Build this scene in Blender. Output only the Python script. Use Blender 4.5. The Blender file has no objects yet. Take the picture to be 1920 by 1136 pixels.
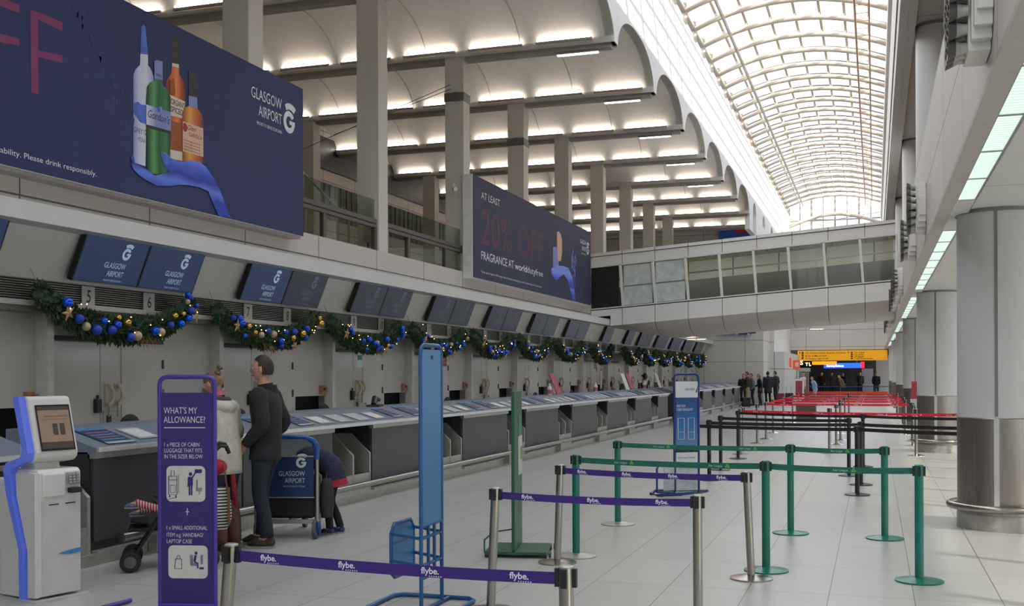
import bpy, bmesh, math, random
from mathutils import Vector as V, Matrix as M
C = bpy.context.scene.collection
S = bpy.context.scene
PI = math.pi
# ---------------------------------------------------------------- camera, sky, sun, exposure
cam_d = bpy.data.cameras.new('camera'); cam = bpy.data.objects.new('camera', cam_d); C.objects.link(cam)
FPX = 2063.0
cam_d.sensor_width = 36.0; cam_d.lens = FPX / 1920 * 36.0
cam_d.shift_y = 134.7 / 1920; cam_d.clip_end = 400; cam_d.clip_start = 0.05
th = math.atan(680 / FPX); rho = 0.00404
sn, cs = math.sin(th), math.cos(th)
Rt = V((cs, sn, 0)); Fw = V((-sn, cs, 0)); Up = V((0, 0, 1))
Rc = Rt * math.cos(rho) - Up * math.sin(rho); Uc = Up * math.cos(rho) + Rt * math.sin(rho)
mw = M.Identity(4)
for i in range(3):
    mw[i][0] = Rc[i]; mw[i][1] = Uc[i]; mw[i][2] = -Fw[i]
mw[2][3] = 1.65
cam.matrix_world = mw
S.camera = cam
w = bpy.data.worlds.new('sky'); S.world = w; w.use_nodes = True
wn = w.node_tree.nodes; wl = w.node_tree.links; bg = wn['Background']
tc = wn.new('ShaderNodeTexCoord'); nz = wn.new('ShaderNodeTexNoise'); cr = wn.new('ShaderNodeValToRGB')
nz.inputs['Scale'].default_value = 2.2; nz.inputs['Detail'].default_value = 4
cr.color_ramp.elements[0].position = .35; cr.color_ramp.elements[0].color = (.62, .76, .98, 1)
cr.color_ramp.elements[1].position = .6; cr.color_ramp.elements[1].color = (1, .98, .96, 1)
wl.new(tc.outputs['Generated'], nz.inputs['Vector']); wl.new(nz.outputs['Fac'], cr.inputs['Fac']); wl.new(cr.outputs['Color'], bg.inputs['Color'])
bg.inputs['Strength'].default_value = 2.3
sun_d = bpy.data.lights.new('sun', 'SUN'); sun_d.energy = 6; sun_d.angle = .02; sun_d.color = (1, .93, .84)
sun = bpy.data.objects.new('sun', sun_d); C.objects.link(sun)
sun.rotation_euler = V((-1, .5, -.55)).to_track_quat('-Z', 'Y').to_euler(); sun.location = (20, 10, 30)
S.view_settings.view_transform = 'Standard'; S.view_settings.look = 'None'; S.view_settings.gamma = 1
S.view_settings.use_curve_mapping = False
S.view_settings.exposure = 0.82
S.cycles.max_bounces = 10; S.cycles.diffuse_bounces = 6; S.cycles.glossy_bounces = 3; S.cycles.transparent_max_bounces = 12; S.cycles.transmission_bounces = 6
# ---------------------------------------------------------------- materials
def s2l(c):
    return tuple(((x / 255.0) / 12.92 if x <= 10 else ((x / 255.0 + .055) / 1.055) ** 2.4) for x in c) + (1,)
MATS = {}
def mat(name, col=(200, 200, 200), rough=.5, metal=0., var=.06, scale=8., emis=None, es=0., spec=.5, bump=0., stretch=None):
    if name in MATS: return MATS[name]
    m = bpy.data.materials.new(name); m.use_nodes = True; MATS[name] = m
    n = m.node_tree.nodes; l = m.node_tree.links; b = n['Principled BSDF']
    c = s2l(col); b.inputs['Roughness'].default_value = rough; b.inputs['Metallic'].default_value = metal
    b.inputs['Specular IOR Level'].default_value = spec
    t = n.new('ShaderNodeTexCoord'); z = n.new('ShaderNodeTexNoise'); z.inputs['Scale'].default_value = scale; z.inputs['Detail'].default_value = 5
    src = t.outputs['Object']
    if stretch:
        mp = n.new('ShaderNodeMapping'); mp.inputs['Scale'].default_value = stretch; l.new(src, mp.inputs['Vector']); src = mp.outputs['Vector']
    l.new(src, z.inputs['Vector'])
    r = n.new('ShaderNodeValToRGB')
    r.color_ramp.elements[0].position = .3; r.color_ramp.elements[1].position = .7
    r.color_ramp.elements[0].color = tuple(max(0, x * (1 - var)) for x in c[:3]) + (1,)
    r.color_ramp.elements[1].color = tuple(min(1, x * (1 + var)) for x in c[:3]) + (1,)
    l.new(z.outputs['Fac'], r.inputs['Fac']); l.new(r.outputs['Color'], b.inputs['Base Color'])
    if emis: b.inputs['Emission Color'].default_value = s2l(emis); b.inputs['Emission Strength'].default_value = es
    if bump:
        bp = n.new('ShaderNodeBump'); bp.inputs['Strength'].default_value = bump; bp.inputs['Distance'].default_value = .02
        l.new(z.outputs['Fac'], bp.inputs['Height']); l.new(bp.outputs['Normal'], b.inputs['Normal'])
    return m
def panel_mat(name, col, line, wd, ht, axes=(1, 2), off=(0, 0), mortar=.006, rough=.5, offset=0., var=.05, nscale=1.5, spec=.5, bump=0):
    """sheet panels or tiles with thin joints, in object space; axes = the two object axes the grid lies in"""
    if name in MATS: return MATS[name]
    m = bpy.data.materials.new(name); m.use_nodes = True; MATS[name] = m
    n = m.node_tree.nodes; l = m.node_tree.links; b = n['Principled BSDF']
    b.inputs['Roughness'].default_value = rough; b.inputs['Specular IOR Level'].default_value = spec
    t = n.new('ShaderNodeTexCoord'); sx = n.new('ShaderNodeSeparateXYZ'); cx = n.new('ShaderNodeCombineXYZ')
    l.new(t.outputs['Object'], sx.inputs[0])
    for i in range(2):
        a = n.new('ShaderNodeMath'); a.operation = 'ADD'; a.inputs[1].default_value = -off[i] + 100 * (wd, ht)[i]
        l.new(sx.outputs[axes[i]], a.inputs[0]); l.new(a.outputs[0], cx.inputs[i])
    br = n.new('ShaderNodeTexBrick'); br.offset = offset; br.squash = 1; br.inputs['Scale'].default_value = 1
    br.inputs['Brick Width'].default_value = wd; br.inputs['Row Height'].default_value = ht
    br.inputs['Mortar Size'].default_value = mortar; br.inputs['Mortar Smooth'].default_value = .1; br.inputs['Bias'].default_value = 0
    c = s2l(col)
    br.inputs['Color1'].default_value = tuple(x * (1 - var) for x in c[:3]) + (1,)
    br.inputs['Color2'].default_value = tuple(min(1, x * (1 + var)) for x in c[:3]) + (1,)
    br.inputs['Mortar'].default_value = s2l(line)
    l.new(cx.outputs[0], br.inputs['Vector'])
    z = n.new('ShaderNodeTexNoise'); z.inputs['Scale'].default_value = nscale; z.inputs['Detail'].default_value = 8; z.inputs['Roughness'].default_value = .7
    l.new(t.outputs['Object'], z.inputs['Vector'])
    r = n.new('ShaderNodeMapRange'); r.inputs[1].default_value = .25; r.inputs[2].default_value = .75; r.inputs[3].default_value = 1 - var * 1.5; r.inputs[4].default_value = 1 + var
    l.new(z.outputs['Fac'], r.inputs[0])
    mx = n.new('ShaderNodeMix'); mx.data_type = 'RGBA'; mx.blend_type = 'MULTIPLY'; mx.inputs[0].default_value = 1
    l.new(br.outputs['Color'], mx.inputs[6]); l.new(r.outputs[0], mx.inputs[7]); l.new(mx.outputs[2], b.inputs['Base Color'])
    if bump:
        bp = n.new('ShaderNodeBump'); bp.inputs['Strength'].default_value = bump; bp.inputs['Distance'].default_value = .01
        z2 = n.new('ShaderNodeTexNoise'); z2.inputs['Scale'].default_value = 14; z2.inputs['Detail'].default_value = 3
        l.new(t.outputs['Object'], z2.inputs['Vector']); l.new(z2.outputs['Fac'], bp.inputs['Height']); l.new(bp.outputs['Normal'], b.inputs['Normal'])
    return m
def glass_mat(name, tint=(225, 235, 230), refl=.1, rough=.02, ior=1.45):
    if name in MATS: return MATS[name]
    m = bpy.data.materials.new(name); m.use_nodes = True; MATS[name] = m
    n = m.node_tree.nodes; l = m.node_tree.links; n.remove(n['Principled BSDF'])
    t = n.new('ShaderNodeBsdfTransparent'); t.inputs[0].default_value = s2l(tint)
    g = n.new('ShaderNodeBsdfGlossy'); g.inputs['Roughness'].default_value = rough
    f = n.new('ShaderNodeLayerWeight'); f.inputs[0].default_value = .5; pw = n.new('ShaderNodeMath'); pw.operation = 'POWER'; pw.inputs[1].default_value = 4; l.new(f.outputs['Facing'], pw.inputs[0])
    a = n.new('ShaderNodeMath'); a.operation = 'MULTIPLY_ADD'; a.inputs[1].default_value = .5 if ior > 1.3 else .12; a.inputs[2].default_value = refl; l.new(pw.outputs[0], a.inputs[0]); a.use_clamp = True
    x = n.new('ShaderNodeMixShader'); l.new(a.outputs[0], x.inputs[0]); l.new(t.outputs[0], x.inputs[1]); l.new(g.outputs[0], x.inputs[2])
    l.new(x.outputs[0], n['Material Output'].inputs[0]); return m
def emit_mat(name, col, strength):
    if name in MATS: return MATS[name]
    m = mat(name, col, .4, emis=col, es=strength); return m
def print_mat(name, axis, a0, a1, stops, wob=.06, scale=4., diag=0.):
    """printed artwork ink whose colour runs across the motif, as on the printed poster"""
    m = mat(name, stops[0][1], .55); n = m.node_tree.nodes; l = m.node_tree.links
    t = n.new('ShaderNodeTexCoord'); sx = n.new('ShaderNodeSeparateXYZ'); l.new(t.outputs['Object'], sx.inputs[0])
    z = n.new('ShaderNodeTexNoise'); z.inputs['Scale'].default_value = scale; z.inputs['Detail'].default_value = 3; l.new(t.outputs['Object'], z.inputs['Vector'])
    mr = n.new('ShaderNodeMapRange'); mr.inputs[1].default_value = a0; mr.inputs[2].default_value = a1
    d = n.new('ShaderNodeMath'); d.operation = 'MULTIPLY_ADD'; l.new(sx.outputs[3 - axis], d.inputs[0]); d.inputs[1].default_value = diag; l.new(sx.outputs[axis], d.inputs[2]); l.new(d.outputs[0], mr.inputs[0])
    a = n.new('ShaderNodeMath'); a.operation = 'MULTIPLY_ADD'; l.new(z.outputs['Fac'], a.inputs[0]); a.inputs[1].default_value = wob * 2; l.new(mr.outputs[0], a.inputs[2])
    s = n.new('ShaderNodeMath'); s.operation = 'SUBTRACT'; l.new(a.outputs[0], s.inputs[0]); s.inputs[1].default_value = wob
    r = n.new('ShaderNodeValToRGB'); e = r.color_ramp.elements; e[0].position = stops[0][0]; e[0].color = s2l(stops[0][1]); e[1].position = stops[-1][0]; e[1].color = s2l(stops[-1][1])
    for p_, c_ in stops[1:-1]: q = e.new(p_); q.color = s2l(c_)
    l.new(s.outputs[0], r.inputs['Fac']); l.new(r.outputs['Color'], n['Principled BSDF'].inputs['Base Color']); return m
# ---------------------------------------------------------------- mesh builder
class MB:
    def __init__(s): s.v = []; s.f = []; s.m = []; s.s = []; s.T = None
    def add(s, vs, fs, m=0, sm=False):
        b = len(s.v)
        for p in vs:
            p = V(p)
            s.v.append(tuple(s.T @ p) if s.T else tuple(p))
        for f in fs: s.f.append(tuple(b + i for i in f)); s.m.append(m); s.s.append(sm)
        return s
    def box(s, x0, x1, y0, y1, z0, z1, m=0):
        vs = [(x, y, z) for x in (x0, x1) for y in (y0, y1) for z in (z0, z1)]
        return s.add(vs, [(0, 1, 3, 2), (4, 6, 7, 5), (0, 4, 5, 1), (2, 3, 7, 6), (0, 2, 6, 4), (1, 5, 7, 3)], m)
    def bar(s, p, q, w, h, m=0, up=(0, 0, 1)):
        p = V(p); q = V(q); d = (q - p).normalized(); u = V(up)
        if abs(d.dot(u)) > .98: u = V((0, 1, 0))
        a = d.cross(u).normalized() * w / 2; b = a.cross(d).normalized() * h / 2
        vs = [r + i * a + j * b for r in (p, q) for i, j in ((-1, -1), (1, -1), (1, 1), (-1, 1))]
        return s.add(vs, [(3, 2, 1, 0), (4, 5, 6, 7), (0, 1, 5, 4), (1, 2, 6, 5), (2, 3, 7, 6), (3, 0, 4, 7)], m)
    def tube(s, pts, r, n=8, m=0, closed=False, caps=True):
        pts = [V(p) for p in pts]; N = len(pts); rs = r if isinstance(r, (list, tuple)) else [r] * N
        rings = []; prev = None
        for i, p in enumerate(pts):
            a = pts[(i - 1) % N] if (closed or i) else p; b = pts[(i + 1) % N] if (closed or i < N - 1) else p
            d = (b - a).normalized()
            if prev is None:
                u = V((0, 0, 1)) if abs(d.z) < .9 else V((0, 1, 0)); x = d.cross(u).normalized()
            else:
                x = (prev - d * prev.dot(d)).normalized()
            prev = x; y = d.cross(x)
            rings.append([p + (x * math.cos(t) + y * math.sin(t)) * rs[i] for t in [2 * PI * k / n for k in range(n)]])
        vs = [q for R_ in rings for q in R_]; fs = []
        for i in range(N if closed else N - 1):
            j = (i + 1) % N
            for k in range(n):
                k2 = (k + 1) % n; fs.append((i * n + k, i * n + k2, j * n + k2, j * n + k))
        s.add(vs, fs, m, True)
        if caps and not closed:
            s.add(rings[0], [tuple(range(n))[::-1]], m); s.add(rings[-1], [tuple(range(n))], m)
        return s
    def lathe(s, prof, c=(0, 0, 0), n=24, m=0, ax=None, sm=True):
        """prof: (r, z) pairs; ax: Matrix 3x3 applied before the centre"""
        A = ax or M.Identity(3); c = V(c)
        for i in range(len(prof) - 1):
            (r0, z0), (r1, z1) = prof[i], prof[i + 1]
            vs = []
            for r_, z_ in ((r0, z0), (r1, z1)):
                for k in range(n):
                    t = 2 * PI * k / n; vs.append(c + A @ V((r_ * math.cos(t), r_ * math.sin(t), z_)))
            if r0 < 1e-6: s.add([vs[0]] + vs[n:], [(0, 1 + (k + 1) % n, 1 + k)[::-1] for k in range(n)], m, sm)
            elif r1 < 1e-6: s.add(vs[:n] + [vs[n]], [(k, (k + 1) % n, n) for k in range(n)], m, sm)
            else: s.add(vs, [(k, (k + 1) % n, n + (k + 1) % n, n + k) for k in range(n)], m, sm)
        return s
    def prism(s, poly, O, A, B, N, m=0):
        O, A, B, N = V(O), V(A), V(B), V(N); k = len(poly)
        p0 = [O + A * a + B * b for a, b in poly]; p1 = [p + N for p in p0]
        s.add(p0 + p1, [tuple(range(k))[::-1], tuple(range(k, 2 * k))] + [(i, (i + 1) % k, k + (i + 1) % k, k + i) for i in range(k)], m)
        return s
    def poly(s, pts, m=0): return s.add(pts, [tuple(range(len(pts)))], m)
    def ball(s, c, r, m=0, nu=12, nv=8, sc=(1, 1, 1), fn=None, keep=None):
        c = V(c); vs = []
        for j in range(nv + 1):
            ph = -PI / 2 + PI * j / nv
            for i in range(nu):
                t = 2 * PI * i / nu; d = V((math.cos(ph) * math.cos(t), math.cos(ph) * math.sin(t), math.sin(ph)))
                q = V((d.x * r * sc[0], d.y * r * sc[1], d.z * r * sc[2]))
                if fn: q = fn(d, q)
                vs.append(c + q)
        fs = []
        for j in range(nv):
            for i in range(nu):
                i2 = (i + 1) % nu; f = (j * nu + i, j * nu + i2, (j + 1) * nu + i2, (j + 1) * nu + i)
                if keep and not all(keep(vs[q] - c) for q in f): continue
                fs.append(f)
        return s.add(vs, fs, m, True)
    def text(s, st, O, R_, U_, size, align='L', m=0, bold=0., wid=None, shear=0., ws=1.):
        vs, fs, x0, x1 = glyphs(st, bold, shear)
        O, R_, U_ = V(O), V(R_).normalized(), V(U_).normalized()
        sx = size * ws
        if wid: sx = wid / max(.01, x1 - x0)
        off = {'L': -x0, 'R': -x1, 'C': -(x0 + x1) / 2}[align]
        return s.add([O + R_ * ((x + off) * sx) + U_ * (y * size) for x, y in vs], fs, m)
    def build(s, name, mats, parent=None, loc=None, bevel=0):
        me = bpy.data.meshes.new(name); me.from_pydata(s.v, [], s.f)
        if not isinstance(mats, (list, tuple)): mats = [mats]
        for q in mats: me.materials.append(q)
        me.polygons.foreach_set('material_index', s.m); me.polygons.foreach_set('use_smooth', s.s); me.update()
        o = bpy.data.objects.new(name, me); C.objects.link(o)
        if parent: o.parent = parent
        if loc: o.location = loc
        if bevel:
            b = o.modifiers.new('bevel', 'BEVEL'); b.width = bevel; b.segments = 2; b.limit_method = 'ANGLE'
        return o
GL = {}
def glyphs(st, bold=0., shear=0.):
    k = (st, bold, shear)
    if k in GL: return GL[k]
    c = bpy.data.curves.new('t', 'FONT'); c.body = st; c.size = 1.4; c.offset = bold; c.shear = shear; c.resolution_u = 3; c.fill_mode = 'FRONT'
    o = bpy.data.objects.new('t', c); C.objects.link(o); bpy.context.view_layer.update()
    me = bpy.data.meshes.new_from_object(o.evaluated_get(bpy.context.evaluated_depsgraph_get()))
    vs = [(v.co.x, v.co.y) for v in me.vertices]; fs = [tuple(p.vertices) for p in me.polygons]
    xs = [x for x, y in vs] or [0, 1]
    bpy.data.objects.remove(o); bpy.data.curves.remove(c); bpy.data.meshes.remove(me)
    GL[k] = (vs, fs, min(xs), max(xs)); return GL[k]
# size 1.0 gives capitals about one unit tall
def root(name, label, cat, loc=(0, 0, 0), rz=0., group=None):
    o = bpy.data.objects.new(name, None); C.objects.link(o); o.empty_display_size = .1
    o.location = loc; o.rotation_euler = (0, 0, rz); return tag(o, label, cat, group)
def tag(o, label, cat, group=None, kind=None):
    o['label'] = label; o['category'] = cat
    if group: o['group'] = group
    if kind: o['kind'] = kind
    return o
def struct(o): o['kind'] = 'structure'; return o
def sroot(name):
    o = bpy.data.objects.new(name, None); C.objects.link(o); return struct(o)
def dup(r, loc=None, rz=None, label=None, group=None):
    def cp(o, par):
        c = o.copy(); C.objects.link(c)
        if par: c.parent = par
        for ch in kids.get(o.name, []): cp(ch, c)
        return c
    kids = {}
    def walk(o):
        kids[o.name] = list(o.children)
        for ch in o.children: walk(ch)
    walk(r)
    c = cp(r, None)
    if loc is not None: c.location = loc
    if rz is not None: c.rotation_euler = (0, 0, rz)
    if label: c['label'] = label
    if group: c['group'] = group
    return c
WORDS = 'zero one two three four five six seven eight nine ten eleven twelve thirteen fourteen fifteen sixteen seventeen eighteen nineteen twenty'.split()
def nw(k):
    if k <= 20: return WORDS[k]
    t = {2: 'twenty', 3: 'thirty', 4: 'forty', 5: 'fifty'}[k // 10]
    return t + ('-' + WORDS[k % 10] if k % 10 else '')
ORD = ['nearest', 'second', 'third', 'fourth', 'fifth', 'sixth', 'seventh', 'eighth', 'ninth', 'tenth', 'eleventh', 'twelfth', 'thirteenth', 'fourteenth', 'fifteenth', 'sixteenth', 'seventeenth', 'eighteenth', 'nineteenth', 'twentieth']
random.seed(7)
# common materials
WHITE = mat('white_paint', (222, 218, 210), .5, var=.03)
CREAM = mat('cream_paint', (205, 198, 188), .5, var=.04, scale=3)
STEEL = mat('brushed_steel', (162, 156, 150), .28, 1, var=.1, scale=30, stretch=(1, 1, .05))
STEELD = mat('dull_steel', (172, 168, 161), .4, .5, var=.12, scale=20)
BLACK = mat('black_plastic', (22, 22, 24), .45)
DARK = mat('dark_void', (14, 14, 15), .8)
DGREY = mat('dark_grey_laminate', (64, 66, 70), .45, var=.04, scale=3)
PAPER = mat('white_paper', (215, 213, 208), .6)
INK = mat('dark_ink', (40, 42, 50), .6)
# ================================================================= SETTING
GY0, GP = 19.35, 4.58           # column grid
FLOOR = panel_mat('floor_tiles', (180, 178, 173), (95, 92, 88), 1.2, .6, axes=(1, 0), off=(8.55, -.33), mortar=.0035, rough=.32, var=.035, nscale=3.0, spec=.45)
struct(MB().box(-24, 8, -12, 100, -.2, 0).build('floor', FLOOR))
# --- left upper wall: fascia wall under the mezzanine edge
WALLP = panel_mat('wall_panels_left', (196, 188, 178), (95, 90, 84), 2.29, 3.0, axes=(1, 2), off=(16.7, .655), mortar=.012, rough=.5, var=.02)
b = MB(); b.box(-9.25, -8.95, -12, 60, 3.4, 4.02)
struct(b.build('wall_left', WALLP))
# canopy over the check-in desks
PALE = mat('pale_canopy_paint', (206, 203, 200), .45, var=.03, scale=2)
GREYP = mat('canopy_back_paint', (206, 202, 194), .3, var=.05, scale=2)
b = MB()
prof = [(-8.95, 3.50), (-8.30, 3.47), (-8.30, 3.27), (-8.60, 3.27), (-8.87, 2.74), (-8.95, 2.74)]
b.prism(prof, (0, -12, 0), (1, 0, 0), (0, 0, 1), (0, 72, 0))
b.m[2] = 0
canopy = struct(b.build('trim_1', [PALE, GREYP]))
for i, p in enumerate(canopy.data.polygons):
    if p.normal.x > .5 and p.normal.z < -.3: p.material_index = 1
# louvre band
LB = mat('louvre_metal', (150, 146, 140), .45, .3, var=.05)
b = MB(); b.box(-8.98, -8.93, -12, 60, 2.5, 2.74, 1)
for i in range(9):
    z = 2.515 + i * .026; b.add([(-8.93, -12, z), (-8.88, -12, z + .008), (-8.88, 60, z + .008), (-8.93, 60, z), (-8.93, -12, z + .014), (-8.88, -12, z + .016), (-8.88, 60, z + .016), (-8.93, 60, z + .014)], [(0, 3, 2, 1), (4, 5, 6, 7), (1, 2, 6, 5), (0, 1, 5, 4), (3, 7, 6, 2)], 0)
b.box(-8.98, -8.85, -12, 60, 2.44, 2.5, 2)
struct(b.build('trim_2', [LB, DARK, mat('canopy_lip_grey', (186, 183, 177), .4)]))
struct(MB().box(-9.4, -8.90, -12, 60, 2.38, 2.44).build('ceiling', mat('desk_soffit', (120, 116, 110), .6)))
# back wall behind the desks, with a door unit and a bag hatch in every bay
BKW = mat('desk_back_wall', (190, 185, 177), .55, var=.04, scale=1.5)
BAY, BY0 = 3.505, 10.55
DOORM = mat('door_leaf_grey', (194, 189, 181), .5, var=.03, scale=2)
HDR = mat('door_header_brown', (62, 56, 52), .5)
b = MB(); y = -12.0
for k in range(-4, 15):
    by = BY0 + k * BAY
    hy0, hy1 = by + 2.28, by + 2.28 + (1.18)
    b.box(-9.4, -9.2, y, hy0, 0, 2.44); b.box(-9.4, -9.2, hy0, hy1, 1.30, 2.44); b.box(-9.4, -9.2, hy0, hy1, 0, .55); y = hy1
b.box(-9.4, -9.2, y, 60.2, 0, 2.44)
struct(b.build('wall_left.001', BKW))
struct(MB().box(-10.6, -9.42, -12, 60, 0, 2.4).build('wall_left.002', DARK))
for k in range(-2, 15):
    by = BY0 + k * BAY
    d = sroot('door_%d' % (k + 3))
    b = MB(); b.box(-9.22, -9.17, by, by + 2.16, 2.08, 2.14); b.build('door_header', HDR, d)
    for (a, e) in ((0, .88), (.89, 1.27), (1.30, 2.15)):
        MB().box(-9.21, -9.185, by + a + .005, by + e, .12, 2.075).build('door_leaf', DOORM, d)
    MB().ball((-9.16, by + 1.36, 1.12), .02, 0, 10, 6).build('door_knob', STEEL, d)
    for z in (1.3, 1.75): MB().box(-9.19, -9.165, by + 2.14, by + 2.165, z, z + .12).build('hinge', HDR, d)
    # pillar
    MB().box(-9.2, -9.04, by - .2, by - .09, 0, 2.44).build('pilaster', mat('pilaster_paint', (200, 196, 188), .5), d)
# --- mezzanine
MZF = mat('mezzanine_floor', (196, 188, 178), .6)
struct(MB().box(-17.2, -9.25, -12, 60, 3.55, 3.95).build('floor.001', MZF))
BACKW = panel_mat('mezzanine_back_wall', (216, 206, 194), (110, 104, 98), 2.29, 1.6, mortar=.012, var=.03)
SLAT = mat('slatted_screen', (128, 132, 118), .6, var=.35, scale=3, stretch=(1, 6, .01))
GRIL = panel_mat('dark_grille', (52, 48, 45), (24, 22, 20), .9, .45, mortar=.03, var=.1)
b = MB(); b.box(-17.4, -17.0, -12, 60, 3.95, 9.9, 0); struct(b.build('wall_left.003', BACKW))
b = MB(); b.box(-17.0, -16.94, -12, 60, 8.36, 9.4, 0); struct(b.build('trim_3', GRIL))
b = MB()
for i in range(250):
    y0 = 8 + i * .2; b.box(-17.0, -16.93 - .03 * (i % 2), y0, y0 + .15 + .03 * (i % 3), 6.78, 7.9)
struct(b.build('trim_4', SLAT))
# vaulted mezzanine ceiling with scalloped hall-side edge
VC = mat('vault_plaster', (216, 211, 206), .7, var=.04, scale=14, bump=.35)
WHW = mat('hall_wall_white', (226, 224, 221), .7, var=.03, scale=10, bump=.15)
def vz(t):  # t -1..1 across a bay
    return 9.06 + .84 * (1 - abs(t) ** 2.5) ** .62
NB0, NB1 = -7, 7                                         # bays by beam index
def beamy(k): return GY0 + GP * k
AX = -5.42
prof = []
NS = 20
for k in range(NB0, 9):
    ya, yb = beamy(k) + .17, beamy(k + 1) - .17
    b = MB(); rows = []
    for i in range(NS + 1):
        t = -math.cos(PI * i / NS); yy = (ya + yb) / 2 + t * (yb - ya) / 2; rows.append((yy, vz(t)))
    vs = []; 
    for (yy, z) in rows: vs += [(AX - .02, yy, z), (-17.0, yy, z)]
    fs = [(2 * i, 2 * i + 1, 2 * i + 3, 2 * i + 2) for i in range(NS)]
    b.add(vs, fs, 0, True)
    vs2 = [(x, yy, z + .12) for x, yy, z in vs]; b.add(vs2, [f[::-1] for f in fs], 0, True)
    # faint seams across the vault
    for xs in (-7.6, -9.9, -12.2, -14.5):
        b.tube([(xs, yy, z - .004) for yy, z in rows], .012, 4, 1, caps=False)
    if k in (-1, 1, 3, 5):
        b.tube([(-12.6, yy, z - .01) for yy, z in rows[4:12]], .035, 5, 2, caps=True)
    struct(b.build('ceiling', [VC, mat('vault_seam', (176, 168, 160), .7), DARK]))
BM = mat('beam_grey', (196, 192, 186), .45, .2, var=.04)
for k in range(NB0, 9):
    yb = beamy(k); b = MB()
    b.box(-17, AX - .02, yb - .19, yb + .19, 9.0, 9.2, 0)
    b.box(-17, AX - .10, yb - .12, yb + .12, 8.9, 9.0, 1)
    b.box(-17, AX - .02, yb - .24, yb - .19, 8.98, 9.1, 0); b.box(-17, AX - .02, yb + .19, yb + .24, 8.98, 9.1, 0)
    struct(b.build('ceiling', [BM, mat('beam_channel', (170, 165, 158), .4, .2)]))
# white hall wall above the scallops
top = 12.25
b = MB()
for k in range(NB0, 7):
    ya, yb = beamy(k), beamy(k + 1); ym = (ya + yb) / 2
    pts = [(ya, top), (ya, 9.0), (ya + .17, 9.0)]
    for i in range(NS + 1):
        t = -math.cos(PI * i / NS); pts.append((ym + t * (yb - ya - .34) / 2, vz(t)))
    pts += [(yb - .17, 9.0), (yb, 9.0), (yb, top)]
    b.prism(pts[::-1], (AX, 0, 0), (0, 1, 0), (0, 0, 1), (-.22, 0, 0))
struct(b.build('wall_left', WHW))
# beyond the last bay: wall with small arched niches
b = MB(); ys = beamy(7); yend = 77.0
ar = []
for yc in (53.6, 58.2, 62.8):
    ar.append([(yc - .75, 9.2)] + [(yc + .75 * math.cos(PI - PI * i / 12), 9.2 + .62 * math.sin(PI * i / 12)) for i in range(13)] + [(yc + .75, 9.2)])
cur = ys
for a, yc in zip(ar, (53.6, 58.2, 62.8)):
    y0, y1 = yc - .75, yc + .75
    b.box(AX - .22, AX, cur, y0, 8.3, top); b.box(AX - .22, AX, y0, y1, 8.3, 9.2 if yc != 53.6 else 8.3001)
    b.prism(([(y0, top)] + a[1:-1] + [(y1, top)])[::-1], (AX, 0, 0), (0, 1, 0), (0, 0, 1), (-.22, 0, 0)); cur = y1
b.box(AX - .22, AX, cur, yend, 8.3, top); b.box(AX - .22, AX, 64.27, yend - .01, 0, 8.3)
struct(b.build('wall_left', WHW))
NICHE = mat('niche_grey', (150, 148, 145), .7)
for yc in (53.6, 58.2, 62.8): struct(MB().box(AX - .27, AX - .225, yc - .85, yc + .85, 8.4, 9.95).build('wall_left', NICHE))
TILE = panel_mat('end_wall_panels', (206, 202, 196), (150, 146, 141), 2.2, 1.15, axes=(0, 2), mortar=.018, var=.015)
struct(MB().box(-17, -5.64, 60, 60.25, 0, 9.9).build('wall_back', TILE))
struct(MB().box(-5.86, -5.64, 60.25, 64, 0, 8.3).build('wall_back', TILE))
struct(MB().box(-9, -4.85, 64, 76.98, 0, 2.9).build('wall_back', panel_mat('core_panels', (205, 204, 202), (120, 118, 115), 1.0, 1.93, axes=(0, 2), off=(-6.42, 0), mortar=.02, var=.015)))
struct(MB().box(-9, AX - .01, 64, 64.25, 2.9, 8.6).build('wall_back', TILE))
struct(MB().box(-17, 6.2, 77, 77.3, 3.25, 8.2).build('wall_back', TILE))
struct(MB().box(-6, 6.2, 77.02, 98, 2.9, 3.3).build('ceiling', mat('shop_ceiling', (90, 86, 82), .6)))
struct(MB().box(-6, 6.2, 96, 96.3, 0, 2.95).build('wall_back', mat('shop_back', (46, 44, 48), .6, var=.5, scale=1.5)))
struct(MB().box(-6.2, -6, 77.3, 96, 0, 3).build('wall_left', mat('shop_side', (120, 112, 106), .6)))
struct(MB().box(.1, 3, 86, 86.2, 0, 2.9).build('wall_right', mat('shop_partition', (168, 166, 162), .6)))
# --- right side: lower soffit, fascia, upper level
FAS = panel_mat('fascia_panels', (206, 198, 191), (120, 115, 108), 2.4, .77, axes=(1, 2), off=(6.3, 3.21), mortar=.009, var=.02)
struct(MB().box(.62, .70, -12, 77, 3.34, 4.78).build('wall_right', FAS))
SOF = panel_mat('soffit_panels', (220, 217, 212), (140, 136, 131), 1.2, 3.0, axes=(0, 1), off=(.95, 2), mortar=.01, var=.015)
b = MB()
segs = [(2.9, 11.6), (14.0, 23.7), (26.0, 35.7), (38.0, 47.5), (50, 59.5), (62, 71.5)]
b.box(.95, 6.2, -12, 77, 3.37, 3.6)
cur = -12
for a, e in segs: b.box(.755, .95, cur, a, 3.34, 3.6); cur = e
b.box(.755, .95, cur, 77, 3.34, 3.6)
struct(b.build('ceiling', SOF))
struct(MB().box(.62, .755, -12, 77, 3.30, 3.34).build('trim_5', mat('fascia_lip', (186, 178, 170), .5)))
struct(MB().box(.70, .82, -12, 77, 3.7, 4.6).build('wall_right', mat('fascia_core', (190, 186, 180), .5)))
RWM = mat('right_wall_paint', (176, 172, 166), .5)
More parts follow.
